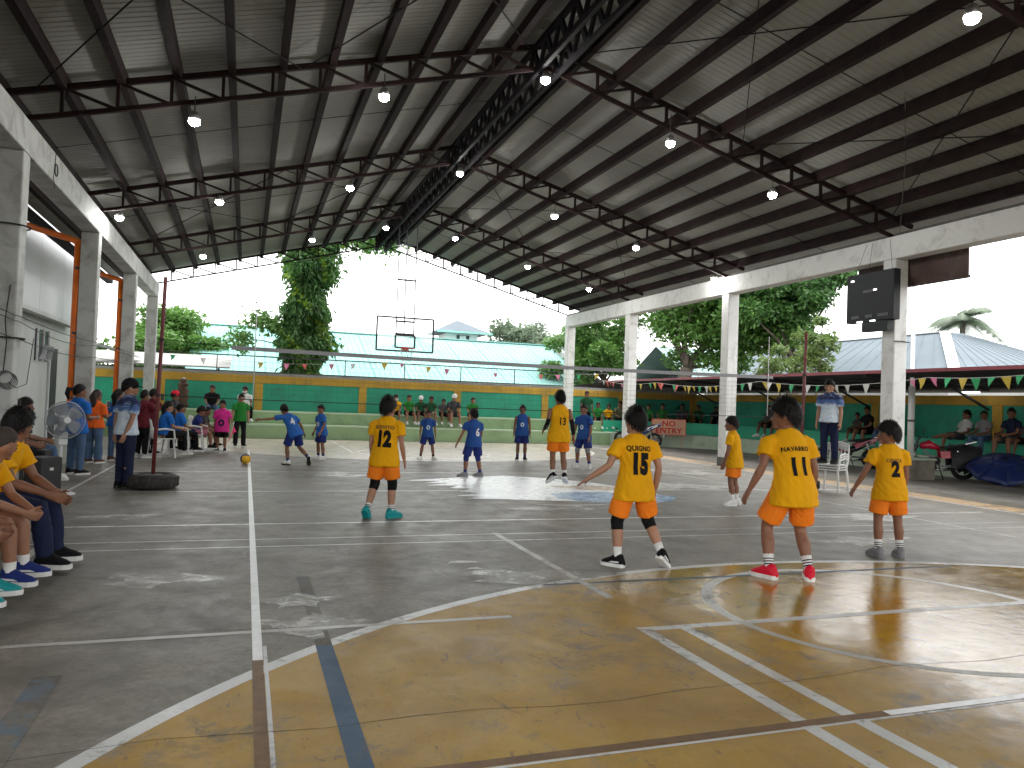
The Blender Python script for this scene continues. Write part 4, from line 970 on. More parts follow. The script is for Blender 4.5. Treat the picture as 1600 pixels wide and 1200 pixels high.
jersey(i, '13', .17, .215, stretch=.72, bold=.03, shift=.02)
i = person('boy in yellow jersey 15 with knee pads and black shoes, arms held away', 3.36, 6.18, 83, 1.46, dict(t1=(.04, .08, 1), t2=(0, .14, 1), thL=(-.16, .22, -1), shL=(-.02, -.20, -1), thR=(.30, .24, -1), shR=(.30, -.52, -1), ftL=40, ftR=-50, tiltR=34, uaL=(-.50, -.16, -1), faL=(-.80, .30, -.60), uaR=(.30, -.12, -1), faR=(-.05, .30, -1), hy=22, curlL=.0, palmL=(.3, -.3, -1)),
           dct(YF, knee='black', shoes='black', accent='white', sockh=1.25), GY, lod=0, skin='c', hair='mop')
jersey(i, '15', .24, .235, stretch=.66, bold=.075, shift=.005); jersey(i, 'QUIGNO', .066, .10, stretch=.80, name='jersey_name', bold=.035)
i = person('boy in plain yellow jersey facing left in long white socks', 7.12, 9.95, 130, 1.37, dict(t1=(0, .08, 1), t2=(0, .18, 1), thL=(-.05, .10, -1), shL=(-.03, -.14, -1), thR=(.08, .06, -1), shR=(.06, -.12, -1), ftL=38, ftR=20, uaL=(-.10, .10, -1), faL=(.02, .30, -1), uaR=(.12, .04, -1), faR=(.0, .35, -1), hy=14),
           dct(YF, shoes='white', sockh=1.7), GY, lod=0, skin='b', hair='short')
i = person('boy in yellow jersey 11 with red shoes, nearest player at right', 4.52, 5.46, 78, 1.63, dict(t1=(-.05, .20, 1), t2=(-.06, .26, 1), thL=(-.24, .42, -1), shL=(-.04, -.30, -1), thR=(.14, .36, -1), shR=(.08, -.40, -1), ftL=28, ftR=-24, uaL=(-.38, -.32, -1), faL=(-.40, .30, -1), uaR=(.22, -.15, -1), faR=(.05, .25, -1), hy=52, twist=0),
           dct(YF, shoes='red', sole='white', sockh=1.35, sockband=1), GY, lod=0, skin='b', hair='mop')
jersey(i, '11', .205, .245, stretch=.85, bold=.055, shift=.01); jersey(i, 'NAVARRO', .055, .12, stretch=.9, name='jersey_name', shift=.0)
i = person('boy in yellow jersey 2 with grey shoes, rightmost of the team', 6.31, 6.17, 72, 1.39, dict(t1=(0, .06, 1), t2=(0, .10, 1), thL=(-.10, .08, -1), shL=(-.02, -.12, -1), thR=(.10, .08, -1), shR=(.04, -.12, -1), ftL=14, ftR=-10, uaL=(-.42, .05, -1), faL=(-.42, .38, -1), uaR=(.12, -.05, -1), faR=(.0, .25, -1), hy=68, twist=0),
           dct(YF, shoes='grey', sole='grey', sockh=1.35, sockband=1), GY, lod=0, skin='b', hair='mop')
jersey(i, '2', .205, .225, stretch=.80, bold=.06, shift=.01); jersey(i, 'CENITA', .048, .125, stretch=.9, name='jersey_name', m='brown', shift=.0)
# --- blue team
i = person('boy in blue jersey 4 lunging to the left with one foot lifted', .98, 16.4, 118, 1.34, dict(t1=(-.25, .42, 1), t2=(-.45, .55, 1), thL=(-.12, .30, -1), shL=(.06, -.12, -1), thR=(.25, .1, -1), shR=(.45, -.75, -.8), tiltR=62, ftL=20, ftR=-40, uaL=(-1, .35, -.2), faL=(-1, .3, -.1), uaR=(.75, -.1, -.75), faR=(.55, .1, -1), hp=-18, drape=1),
           dct(BF, shirt='royal2', shoes='white', sole='black'), GB, lod=1, skin='b', hair='short')
jersey(i, '4', .20, .20, m='white', stretch=.9)
i = person('boy in blue jersey looking left beside the lunging number 4', 1.68, 18.0, 205, 1.26, dict(thL=(-.12, .10, -1), shL=(-.05, -.1, -1), thR=(.12, .08, -1), shR=(.06, -.10, -1), uaL=(-.2, .1, -1), faL=(-.05, .5, -.9), uaR=(.22, -.05, -1), faR=(.12, .4, -1), hy=20, t1=(0, .08, 1), t2=(0, .14, 1)), dct(BF, shirt='royal2', shoes='white'), GB, lod=1, skin='b')
jersey(i, 'O', .13, .21, m='skyw', front=True, name='shirt_print', bold=.09)
i = person('small boy in blue jersey standing feet apart left of number 6', 4.22, 18.25, 262, 1.22, dict(thL=(-.20, .08, -1), shL=(-.14, -.06, -1), thR=(.20, .08, -1), shR=(.14, -.06, -1), ftL=30, ftR=-30), dct(BF, shoes='white', socks='black'), GB, lod=1, skin='b')
jersey(i, 'O', .13, .21, m='skyw', front=True, name='shirt_print', bold=.09)
i = person('boy in blue jersey 6 standing with legs apart on the white emblem', 4.18, 14.15, 98, 1.33, dict(thL=(-.20, .10, -1), shL=(-.10, -.12, -1), thR=(.16, .10, -1), shR=(.14, -.14, -1), ftL=60, ftR=40, uaL=(-.42, .05, -1), faL=(-.5, .1, -1), uaR=(.10, .0, -1), faR=(-.1, .5, -1), hy=10, t2=(0, .12, 1)), dct(BF, knee='navyb', shoes='grey', sole='grey'), GB, lod=0, skin='b', hair='short')
jersey(i, '6', .21, .23, m='white', stretch=.85, shift=.04)
i = person('boy in sleeveless blue jersey standing still before the bleachers', 6.66, 18.25, 252, 1.42, dict(thL=(-.06, .02, -1), shL=(0, -.06, -1), uaL=(-.16, 0, -1), uaR=(.16, 0, -1)), dct(BF, sleeve=0, shoes='black', loose=1.06), GB, lod=1, skin='d')
jersey(i, 'O', .13, .21, m='skyw', front=True, name='shirt_print', bold=.09)
i = person('boy in blue jersey with knee braces stepping beside jumping player', 7.52, 16.35, 215, 1.5, dict(thL=(-.16, .12, -1), shL=(-.12, -.08, -1), thR=(.18, .14, -1), shR=(.05, -.1, -1), ftL=30, ftR=-10, uaL=(-.2, .05, -1), faL=(0, .3, -1), uaR=(.24, 0, -1), faR=(.05, .4, -1), t1=(0, .08, 1), t2=(0, .14, 1), hy=18), dct(BF, knee='grey', shoes='lgrey'), GB, lod=1, skin='b', hair='short')
jersey(i, 'O', .13, .21, m='skyw', front=True, name='shirt_print', bold=.09)

# --- officials
PO = dict(shirt='polo', bottom='navy', len=1.98, hem=.05, shoes='black', sole='black', sleeve=.7)
i_line = person('line judge in navy and white polo and black cap beside the left net post', -1.62, 12.35, 40, 1.62, dict(thL=(-.04, 0, -1), thR=(.05, 0, -1), shL=(0, -.03, -1), shR=(0, -.03, -1), uaL=(-.05, -.25, -1), faL=(.3, -.2, -1), uaR=(.08, -.25, -1), faR=(-.3, -.25, -1), hy=-28, hp=2), dct(PO, cap='black'), 'match officials', lod=0, skin='c', kid=False)
i_ref = person('referee in navy and white polo standing on the stacked white chairs', 10.47, 11.7, 205, 1.62, dict(thL=(-.04, 0, -1), thR=(.05, 0, -1), uaL=(-.14, -.05, -1), faL=(-.05, .2, -1), uaR=(.14, -.05, -1), faR=(.05, .2, -1), hp=-26, hy=10), dct(PO, bottom='djeans'), 'match officials', lod=0, skin='c', kid=False)
i_ref['root'].location.z = .52
i_fl = person('line judge in green shirt and black trousers holding a pink flag', -.12, 22.0, 285, 1.46, dict(t1=(0, .06, 1), t2=(0, .14, 1), uaL=(-.2, .05, -1), faL=(.1, .45, -1), uaR=(.25, .05, -1), faR=(.1, .25, -1), hp=-12, thL=(-.08, .05, -1), thR=(.08, .1, -1)), dict(shirt='green', bottom='black', len=1.98, shoes='black', flare=1.15), 'match officials', lod=1, skin='c', kid=False)

# --- left side line
GS = 'people on the left side line'
person('woman in blue shirt and jeans with ponytail, behind the standing fan', -2.62, 14.3, 50, 1.52, dict(uaL=(-.12, .1, -1), faL=(.35, .9, -.1), uaR=(.12, .1, -1), faR=(-.3, 1, 0), hy=-15), dict(shirt='blue', bottom='jeans', len=1.98, shoes='black', hem=.08, sleeve=.75), GS, lod=1, skin='b', hair='pony', kid=False, build=1.06)
person('woman in orange shirt and wide blue jeans holding a phone', -2.72, 16.5, 60, 1.43, dict(uaL=(-.1, .05, -1), faL=(.35, .8, .1), uaR=(.15, .05, -1), faR=(-.25, 1, .2), hy=-10), dict(shirt='orangetop', bottom='jeans', len=1.98, shoes='brown', flare=1.35, sleeve=.8), GS, lod=1, skin='b', hair='long', hairm=HAIRB, kid=False, build=1.12)
person('woman in blue shirt and blue jeans behind the line judge', -2.42, 17.0, 55, 1.46, dict(uaR=(.12, .0, -1), faR=(0, .4, -.9), hy=-10), dict(shirt='blue', bottom='jeans', len=1.98, shoes='brown', sleeve=.7), GS, lod=2, skin='b', hair='long', kid=False, build=1.05)
person('person in maroon shirt raising a phone, left of the net post', -2.05, 17.9, 45, 1.46, dict(uaL=(-.1, .6, -.6), faL=(.25, .85, .55), uaR=(.1, .6, -.6), faR=(-.25, .85, .55), t2=(0, .1, 1)), dict(shirt='maroon', bottom='black', len=1.98, shoes='lgrey', hem=.09, sleeve=.8), GS, lod=2, skin='b', kid=False, build=1.1)
person('second person in maroon shirt, just behind the raised phone', -1.98, 18.9, 40, 1.50, dict(uaL=(-.1, .5, -.7), faL=(.2, .9, .3), uaR=(.1, .5, -.7), faR=(-.2, .9, .3)), dict(shirt='maroon', bottom='black', len=1.98, shoes='black', hem=.09, sleeve=.8), GS, lod=2, skin='b', kid=False)
person('person in red cap and dark shirt behind the net post', -1.68, 20.6, 20, 1.48, dict(hy=-5), dict(shirt='dgrey', bottom='black', len=1.98, shoes='black', cap='red'), GS, lod=2, skin='b', kid=False)
SIT = dict(t1=(0, .03, 1), t2=(0, .14, 1), thL=(-.14, 1, -.06), thR=(.14, 1, -.06), shL=(-.02, .06, -1), shR=(.02, .06, -1), uaL=(-.12, .35, -1), faL=(.25, 1, -.25), uaR=(.12, .35, -1), faR=(-.25, 1, -.25))
def sit(**k): d = dict(SIT); d.update(k); return d
i = person('woman in blue shirt and glasses sitting on the white plastic chair', -1.62, 18.0, 20, 1.52, sit(t2=(0, .2, 1)), dict(shirt='blue', bottom='black', len=1.97, shoes='lgrey', spect=1, hem=.02, sleeve=.75), GS, lod=1, skin='c', hair='long', kid=False, seat=.42, build=1.18)
person('person in blue shirt seated second from the plastic chair', -1.42, 19.0, 20, 1.45, sit(), dict(shirt='blue', bottom='black', len=1.97, shoes='black', sleeve=.75), GS, lod=2, skin='b', kid=False, seat=.42)
person('child in blue and pink seated third along the left side line', -1.10, 19.9, 0, 1.35, sit(t2=(0, .4, 1), hp=-15), dict(shirt='navyb', bottom='rose', len=.8, shoes='black'), GS, lod=2, skin='b', seat=.40, hair='mop')
person('child in dark shirt seated at the end of the left row', -.98, 20.7, -10, 1.3, sit(t2=(0, .35, 1)), dict(shirt='dgrey', bottom='brown', len=.8, shoes='black'), GS, lod=2, skin='d', seat=.40)
i = person('child in oversized pink shirt standing before the bleachers', -.52, 20.0, 262, 1.27, dict(hy=-18, uaL=(-.16, -.1, -1), uaR=(.16, -.1, -1), faL=(0, 0, -1), faR=(0, 0, -1)), dict(shirt='pink', bottom='black', len=.98, shoes='black', hem=.15, loose=1.12, sleeve=.85), GS, lod=1, skin='b')
jersey(i, 'O', .20, .32, m='navy', front=True, name='shirt_print', bold=.08)
person('person in jeans and white sneakers seated behind the fan, right', -3.05, 12.9, 15, 1.6, sit(t1=(0, -.1, 1)), dict(shirt='dgrey', bottom='jeans', len=1.97, shoes='white', sleeve=.8), GS, lod=1, skin='b', kid=False, seat=.44)
person('person in black trousers and white shoes seated behind the black speaker', -3.0, 12.05, 8, 1.6, sit(t1=(0, -.1, 1)), dict(shirt='black', bottom='black', len=1.97, shoes='white', sleeve=.8), GS, lod=1, skin='b', kid=False, seat=.44)
# team bench, near left
GBN = 'team bench at the left edge'
def bsit(**k): return sit(**{**dict(t1=(0, .35, 1), t2=(0, .8, 1), uaL=(-.10, .45, -.85), uaR=(.10, .45, -.85)), **k})
i = person('man in yellow shirt and dark jeans on the team bench looking right', -1.86, 6.98, -6, 1.68, bsit(t1=(0, .2, 1), t2=(0, .5, 1), hy=62, shL=(0, .10, -1), shR=(.02, .16, -1), faL=(.30, .9, -.55), faR=(-.1, .95, -.35)), dict(shirt='yellow', bottom='djeans', len=1.97, shoes='black', sole='white', sleeve=.62), GBN, lod=0, skin='b', hair='short', kid=False, seat=.42, build=1.08)
person('boy with shaved head in yellow jersey on the bench with clasped hands', -1.86, 6.28, -4, 1.52, bsit(hy=50, hp=-6, faL=(.62, 1, -.55), faR=(-.62, 1, -.52), curlL=.9, curlR=.9), dct(YF, shoes='navyb', sole='white', accent='white', len=.55, hem=.01), GBN, lod=0, skin='a', hair='buzz', seat=.42)
person('boy in yellow jersey cut by the left edge on the bench', -1.90, 5.72, -4, 1.50, bsit(hy=40, faL=(.5, 1, -.7), faR=(-.5, 1, -.7), curlL=.8, curlR=.8), dct(YF, shoes='teal', sole='white', accent='white', len=.55, hem=.01), GBN, lod=0, skin='b', hair='short', seat=.42)
person('boy in lavender shoes at the near end of the bench', -1.88, 5.05, -4, 1.48, bsit(hy=30), dct(YF, shoes='lav', sole='lav', len=.55, hem=.01), GBN, lod=0, skin='a', hair='short', seat=.42)
person('man with dark hair and black shirt behind the bench at the left', -2.75, 7.7, 10, 1.66, sit(hy=30), dict(shirt='green', bottom='black', len=1.97, shoes='black'), GBN, lod=1, skin='b', kid=False, seat=.44)

# --- back bleachers
GK = 'spectators on the back bleachers'
def bsp(label, x, col, y=27.12, seat=.88, bot='black', sk='b', H=1.4, face=270, hair='short', **k):
    sl = random.Random(int(x*77)); po = sit(hy=sl.uniform(-30, 30), t2=(sl.uniform(-.1, .1), sl.uniform(.1, .4), 1), shL=(0, sl.uniform(-.1, .2), -1), shR=(0, sl.uniform(-.1, .2), -1), thL=(-sl.uniform(.1, .3), 1, 0), thR=(sl.uniform(.1, .3), 1, 0))
    f = dict(shirt=col, bottom=bot, len=k.pop('len', .75), shoes=k.pop('shoes', 'white'), hem=.0); f.update(k.pop('fit', {}))
    return person(label, x, y, face+sl.uniform(-12, 12), H, po, f, k.pop('group', GK), lod=k.pop('lod', 2), skin=sk, seat=seat, hair=hair, **k)
bsp('man in black shirt and jeans sitting alone on the upper step', -1.05, 'black', bot='jeans', len=1.97, H=1.6, kid=False)
bsp('man in white shirt and vest seated behind the flag holder', -.02, 'white', bot='black', len=1.97, H=1.6, kid=False, fit=dict(mask='white'))
bsp('child in yellow shirt and face mask partly hidden by player 12', 5.05, 'yellow', fit=dict(mask='white'))
bsp('child in green shirt on the upper step, first right of player 12', 5.52, 'green', sk='a')
bsp('child in dark green shirt and white cap on the upper step', 5.98, 'dgreen', fit=dict(cap='white'), y=27.2)
bsp('child in green shirt leaning over knees on the upper step', 6.35, 'dgreen', bot='beige')
bsp('small child in dark clothes beside the man in white cap', 6.78, 'dgrey', H=1.25)
bsp('man in grey shirt and white cap sitting with the children', 7.18, 'dgrey', bot='dgrey', H=1.62, kid=False, fit=dict(cap='white'), sk='a')
bsp('child in green shirt sitting apart beside the yellow pilaster', 7.92, 'green', sk='a')
person('person in green shirt standing behind the far right column', 12.75, 27.6, 260, 1.6, dict(dz=0), dict(shirt='dgreen', bottom='black', len=1.97, shoes='black'), GK, z=.47, lod=2, skin='b', kid=False)
GC = 'spectators seated in the right corner'
def cs(label, px_x, y, col, **k):
    return bsp(label, px_x, col, y=y, group=GC, **k)
cs('child in green shirt, leftmost of the corner trio', 13.2, 27.5, 'green', face=250)
cs('child in yellow shirt in the middle of the corner trio', 13.65, 27.5, 'yellow', face=250, H=1.3)
cs('man in olive shirt and black trousers at the end of the corner trio', 14.15, 27.5, 'olive', face=250, bot='black', len=1.97, H=1.6, kid=False, shoes='black')
cs('child in bright green shirt just right of the second right column', 15.35, 27.3, 'green', face=245, sk='a')
cs('child in bright green shirt beside the yellow pilaster in the corner', 15.95, 27.25, 'green', face=240, sk='a', H=1.5)
cs('person in black and white shirt above the no entry sign', 16.75, 27.0, 'dgrey', face=235, sk='d', H=1.55)
cs('person in dark green shirt in the shade above the no entry sign', 17.35, 26.7, 'dgreen', face=230, sk='d', seat=.92)
cs('person in black in the shade right of the no entry sign', 17.62, 25.9, 'black', face=215, sk='d', seat=.92, fit=dict(socks='white'))
GR = 'spectators on the right bench'
def rs(label, y, col, **k):
    return bsp(label, 17.5, col, y=y, seat=.92, face=k.pop('face', 185), group=GR, lod=k.pop('lod', 2), **k)
rs('person in black in the shade behind the third right column', 22.45, 'dgrey', sk='d', H=1.55, kid=False)
rs('boy in light grey shirt leaning back right of the third right column', 21.75, 'lgrey', sk='d', H=1.5)
rs('small child in dark shirt left of the man in black near the red motorcycle', 18.35, 'dgrey', sk='b', H=1.2)
rs('man in black shirt against the green wall behind the red motorcycle', 17.95, 'black', sk='b', H=1.6, kid=False)
rs('woman in orange shirt behind the red motorcycle', 17.2, 'orangetop', sk='b', bot='jeans', len=1.97, kid=False, H=1.5)
person('boy in light grey shirt slouching against the green wall with legs out', 17.62, 14.95, 165, 1.55, sit(t1=(0, -.55, 1), t2=(0, -.1, 1), thL=(-.1, 1, .12), thR=(.1, 1, .05), shL=(0, .9, -.1), shR=(0, .12, -1)), dict(shirt='lgrey', bottom='dgrey', len=.75, hem=0), GR, lod=1, skin='b', seat=.92)
rs('woman in grey shirt and jeans holding papers in her lap', 14.15, 'grey', sk='b', bot='jeans', len=1.97, kid=False, H=1.5, shoes='slippers', lod=1)
rs('man in black shirt and dark shorts at the right bench above the umbrella', 13.42, 'navy', sk='b', bot='dgrey', kid=False, H=1.65, shoes=None, lod=1)
rs('child in dark shirt bent forward beside the man in black', 13.0, 'dgrey', sk='d', H=1.3, shoes=None)
rs('person in purple at the right edge of the picture', 12.62, 'purple', sk='b', bot='beige', H=1.55, kid=False, shoes=None)
flush()
# ================================================================== OBJECTS
WPLS = mat('white_plastic', (.68, .68, .66), .45, .08, 4, dirt=(.4, .38, .34), dirt_amt=.25, dirt_scale=5)
BLKP = mat('black_plastic', (.014, .014, .016), .45, .2, 6)
RUB = mat('tyre_rubber', (.022, .020, .019), .75, .35, 5, dirt=(.09, .075, .06), dirt_amt=.45, dirt_scale=6, bump=.3, bscale=30)
MARP = mat('maroon_post_paint', (.15, .022, .024), .5, .25, 4, dirt=(.06, .03, .025), dirt_amt=.35, dirt_scale=8)
CHR = mat('bright_metal', (.55, .55, .56), .25, .1, metal=1.)
GLOW = mat('lamp_glow', (1, 1, 1), .4, 0, emit=(1, .985, .95), es=120)
ALU = mat('lamp_aluminium', (.45, .45, .45), .4, .1, metal=.8)
# ---- hanging lamps
LAMPS = [(-.86, 11.7, 5.30), (1.78, 11.5, 6.02), (4.42, 11.6, 6.78), (6.70, 11.45, 6.02), (9.06, 11.75, 5.50),
         (-2.62, 17.5, 4.99), (-.70, 17.2, 5.48), (1.97, 17.0, 6.07), (4.45, 17.0, 6.72), (6.88, 17.1, 6.03), (9.12, 17.1, 5.49), (11.72, 17.5, 4.985),
         (-1.26, 22.2, 5.12), (1.60, 22.5, 5.93), (3.70, 22.5, 6.51), (5.85, 22.6, 6.44), (8.20, 22.5, 5.77), (10.25, 22.3, 5.21), (6.95, 5.87, 5.63)]
lab_row = {0: 'nearest', 1: 'middle', 2: 'farthest'}
order = ['first', 'second', 'third', 'fourth', 'fifth', 'sixth', 'seventh']
cnt = {}
dome = MB().lathe([(.02, .12), (.045, .115), (.07, .06), (.085, .0), (.08, .0), (.0, .02)], 18).mesh('lamp_housing', ALU, True)
bulb = MB().ell((0, 0, 0), (.078, .078, .066), 16, 10).mesh('lamp_lens', GLOW, True)
for x, y, z in LAMPS:
    row = 3 if y < 8 else 0 if y < 14 else 1 if y < 20 else 2
    k = cnt.get(row, 0); cnt[row] = k+1
    lb = 'bright roof lamp alone at the upper right corner' if row == 3 else f'{order[k]} lit lamp from the left hung along the {lab_row[row]} full truss'
    t = thing('ceiling_lamp', lb, 'lamp', (x, y, z), group='lit lamps hung under the roof trusses')
    inst('lamp_housing', dome, t, Matrix.Identity(4)); inst('lamp_lens', bulb, t, Matrix.Translation((0, 0, -.02)))
    top = ZT-SL*abs(x-XRD)-(.02 if abs(y-min(TY, key=lambda q: abs(q-y))) < .6 else 0); 
    MB().tube([(0, 0, .11), (0, 0, max(.16, top-z-.30))], [.008, .008], 6).build('hanger', BLKP, t)
# ---- backboard hung from the ridge
hp = thing('basketball_hoop', 'glass basketball backboard with red ring hung from the roof ridge', 'basketball hoop', (4.69, 24, 0), world=True)
FR = mat('hoop_frame', (.03, .03, .04), .5, .2); GLB = mat('backboard_glass', (.85, .9, .9), .05, 0, trans=.95, alpha=.16)
x0, x1, z0, z1 = 3.79, 5.60, 2.97, 4.03
for nm, p, q in (('board_rail', (x0, 24, z0), (x1, 24, z0)), ('board_rail', (x0, 24, z1), (x1, 24, z1)), ('board_stile', (x0, 24, z0), (x0, 24, z1)), ('board_stile', (x1, 24, z0), (x1, 24, z1))): bar(nm, p, q, .05, .075 if 'rail' in nm and p[2] < 3 else .05, FR, hp, up=(0, 1, 0))
MB().box((x0+.03, 23.995, z0+.03), (x1-.03, 24.005, z1-.03)).build('board_glass', GLB, hp)
for p, q in (((4.38, 23.98, 3.08), (5.0, 23.98, 3.08)), ((4.38, 23.98, 3.47), (5.0, 23.98, 3.47)), ((4.38, 23.98, 3.08), (4.38, 23.98, 3.47)), ((5.0, 23.98, 3.08), (5.0, 23.98, 3.47)), ((4.38, 24.06, 3.92), (5.0, 24.06, 3.92)), ((4.38, 24.06, 3.52), (5.0, 24.06, 3.52))): bar('target_frame', p, q, .05, .05, FR, hp, up=(0, 1, 0))
for xx in (4.42, 4.67, 4.98): bar('hanger_bar', (xx, 24.1, 3.5), (xx-.02 if xx < 4.9 else xx, 24.1, 7.0), .03, .03, FR, hp, up=(0, 1, 0))
for zz in (3.92, 5.25, 6.4): bar('hanger_tie', (4.4, 24.1, zz), (5.0, 24.1, zz), .05, .05, FR, hp)
bar('hanger_brace', (4.42, 24.12, 4.0), (3.85, 24.02, 3.95), .02, .02, FR, hp); bar('hanger_brace', (4.98, 24.12, 4.0), (5.55, 24.02, 3.95), .02, .02, FR, hp)
REDR = mat('ring_red', (.55, .03, .02), .5, .15)
MB().ring((4.69, 23.66, 3.05), .225, .012, 30, 8).build('ring', REDR, hp, True); MB().box((4.58, 23.89, 2.98), (4.80, 23.97, 3.10)).build('ring_plate', REDR, hp)
nb_ = MB(); STR = mat('net_cord_white', (.6, .6, .58), .8, .1)
for k in range(12):
    a0 = 2*math.pi*k/12
    for sgn in (-1, 1):
        pts = [(4.69+.215*(1-.45*t)*math.cos(a0+sgn*t*1.0), 23.66+.215*(1-.45*t)*math.sin(a0+sgn*t*1.0), 3.04-.42*t) for t in (0, .33, .66, 1)]
        nb_.tube(pts, [.004]*4, 4)
nb_.build('ring_net', STR, hp)
# ---- volleyball net, posts, antennas
NET = thing('volleyball_net', 'volleyball net with grey top band strung across the court', 'net', (4.6, YC, 1.35), world=True)
BANDM = mat('net_band', (.33, .33, .35), .6, .1); CRD = mat('net_cord', (.02, .02, .022), .8, .1)
MB().add([(x, YC+s*.006, z) for s in (-1, 1) for x, z in [(-.23+9.55*i/20, 2.135-.028*math.sin(math.pi*i/20)) for i in range(21)]+[(-.23+9.55*i/20, 2.075-.028*math.sin(math.pi*i/20)) for i in range(21)]],
         [(k+i, k+i+1, k+22+i, k+21+i)[::s] for k, s in ((0, 1), (42, -1)) for i in range(20)]+[(i, 42+i, 43+i, i+1) for i in range(20)]+[(21+i, 22+i, 64+i, 63+i) for i in range(20)]).build('top_band', BANDM, NET)
hz = MB()
for j in range(1, 9):
    z = 2.07-.078*j; hz.tube([(-.23+9.55*i/12, YC, z-.024*math.sin(math.pi*i/12)) for i in range(13)], [.0016]*13, 3)
tag(hz.build('net_cords', CRD, NET), kind='stuff')
vt = MB()
for i in range(0, 120): x = -.2+9.5*i/119; vt.tube([(x, YC, 2.06), (x, YC, 1.37)], [.0009, .0009], 3)
tag(vt.build('net_mesh', CRD, NET), kind='stuff')
MB().tube([(-1.2, 12.3, 1.37), (-.23, YC, 1.355), (2, YC, 1.345), (4.6, YC, 1.335), (7, YC, 1.345), (9.32, YC, 1.36), (10.1, 11.95, 1.37)], [.006]*7, 6).build('bottom_rope', CRD, NET)
for p, q in (((-1.2, 12.3, 2.2), (-.23, YC, 2.105)), ((9.32, YC, 2.105), (10.08, 11.93, 2.16))): MB().tube([p, q], [.005, .005], 6).build('top_cord', CRD, NET)
for x in (.10, 9.20):
    an_ = MB().tube([(x, YC-.02, 1.38), (x, YC-.02, 2.86)], [.009, .007], 8).build('antenna', mat('antenna_white', (.7, .7, .7), .5, .05), NET, True)
def post(label, p, top, ty, lean=0.):
    t = thing('net_post', label, 'net post', p, group='volleyball net posts')
    MB().tube([(0, 0, .05), (lean*.5, 0, top*.5), (lean, 0, top)], [.028, .028, .026], 12).build('pole', MARP, t, True)
    ty_ = MB().lathe([(.19, .0), (.27, .0), (.335, .03), (.355, .09), (.355, .13), (.33, .19), (.27, .22), (.20, .20), (.19, .16)], 30).build('tyre', RUB, t, True)
    for k in range(26):
        a = 2*math.pi*k/26; MB().bar((.352*math.cos(a), .352*math.sin(a), .045), (.352*math.cos(a+.06), .352*math.sin(a+.06), .175), .03, .012, up=(math.cos(a), math.sin(a), 0)).build('tread', RUB, ty_)
    MB().lathe([(.0, .0), (.21, .0), (.21, .175), (.12, .205), (.0, .21)], 24).build('concrete_fill', CEM, t, True)
    for z in (1.37, 2.19): MB().tube([(lean*z/top, 0, z-.02), (lean*z/top, 0, z+.02)], [.036, .036], 10).build('collar', RUB, t)
    return t
post('maroon net post set in a concrete filled tyre on the left', (-1.24, 12.35, 0), 3.12, 1, .045)
post('maroon net post with tyre base on the right behind player 11', (10.05, 11.98, 0), 3.02, 1, .06)
# ---- ball
BY, BB = mat('ball_yellow', (.75, .42, .02), .5, .1), mat('ball_navy', (.03, .03, .12), .5, .1)
bt_ = thing('volleyball', 'yellow and dark volleyball low above the court near the side line', 'ball', (.05, 16.5, .11))
for k in range(6):
    vs = []; fs = []; ax = [V(1, 0, 0), V(-1, 0, 0), V(0, 1, 0), V(0, -1, 0), V(0, 0, 1), V(0, 0, -1)][k]; u_ = ax.yzx if False else V(ax.y, ax.z, ax.x); w_ = ax.cross(u_); n = 8
    for i in range(n+1):
        for j in range(n+1):
            a_, b_ = (i/n*2-1)*.98, (j/n*2-1)*.98; vs.append((ax+u_*math.tan(a_*math.pi/4)+w_*math.tan(b_*math.pi/4)).normalized()*.105)
    for i in range(n):
        for j in range(n): fs.append((i*(n+1)+j, (i+1)*(n+1)+j, (i+1)*(n+1)+j+1, i*(n+1)+j+1))
    MB().add(vs, fs).build('ball_panel', BB if k in (1, 4) else BY, bt_, True)
MB().ell((0, 0, 0), (.103, .103, .103), 20, 12).build('bladder', BB, bt_, True)
# ---- plastic chairs
def chair(label, x, y, rz, z=0., group='white plastic chairs', parts=True):
    t = thing('plastic_chair', label, 'chair', (x, y, z), R(rz), group)
    MB().cbox((-.21, -.20, .40), (.21, .21, .425), .01).build('seat', WPLS, t)
    for sx in (-1, 1):
        for sy, yy in ((1, .18), (-1, -.20)): MB().tube([(sx*.19, yy, .41), (sx*.235, yy*1.22, .0)], [(.024, .02), (.018, .016)], 8).build('leg', WPLS, t)
        MB().tube([(sx*.20, -.20, .41), (sx*.215, -.25, .62), (sx*.20, -.29, .80)], [.017, .016, .014], 8).build('back_post', WPLS, t)
        MB().tube([(sx*.215, -.24, .60), (sx*.245, .0, .63), (sx*.235, .17, .60), (sx*.225, .20, .41)], [(.02, .012)]*4, 8).build('armrest', WPLS, t)
    MB().tube([(-.20, -.285, .79), (0, -.31, .83), (.20, -.285, .79)], [(.028, .014)]*3, 8).build('top_rail', WPLS, t)
    for k in range(5):
        xx = -.14+.07*k; MB().tube([(xx, -.215, .42), (xx, -.29, .80)], [(.020, .006)]*2, 6).build('back_slat', WPLS, t)
    return t
for k in range(3):
    chair(('lowest', 'middle', 'topmost')[k]+' of the stacked white chairs under the referee', 10.5, 11.66, 115, z=.045*k, group='stacked chairs under the referee')
chair('white plastic chair holding the seated woman in glasses', -1.66, 18.0, -70)
chair('white plastic chair holding the second seated person in blue', -1.46, 19.0, -70)
chair('white plastic chair holding the child in blue and pink', -1.14, 19.9, -90)
chair('white plastic chair at the end of the left row', -1.0, 20.7, -100)
chair('white plastic chair behind the fan under the person in jeans', -3.0, 12.9, -75)
chair('white plastic chair behind the speaker under the person in black', -2.98, 12.05, -82)
WDB = mat('bench_wood', (.16, .10, .055), .7, .3, 5)
bn = thing('team_bench', 'low wooden bench holding the seated yellow team', 'bench', (-2.0, 5.9, 0))
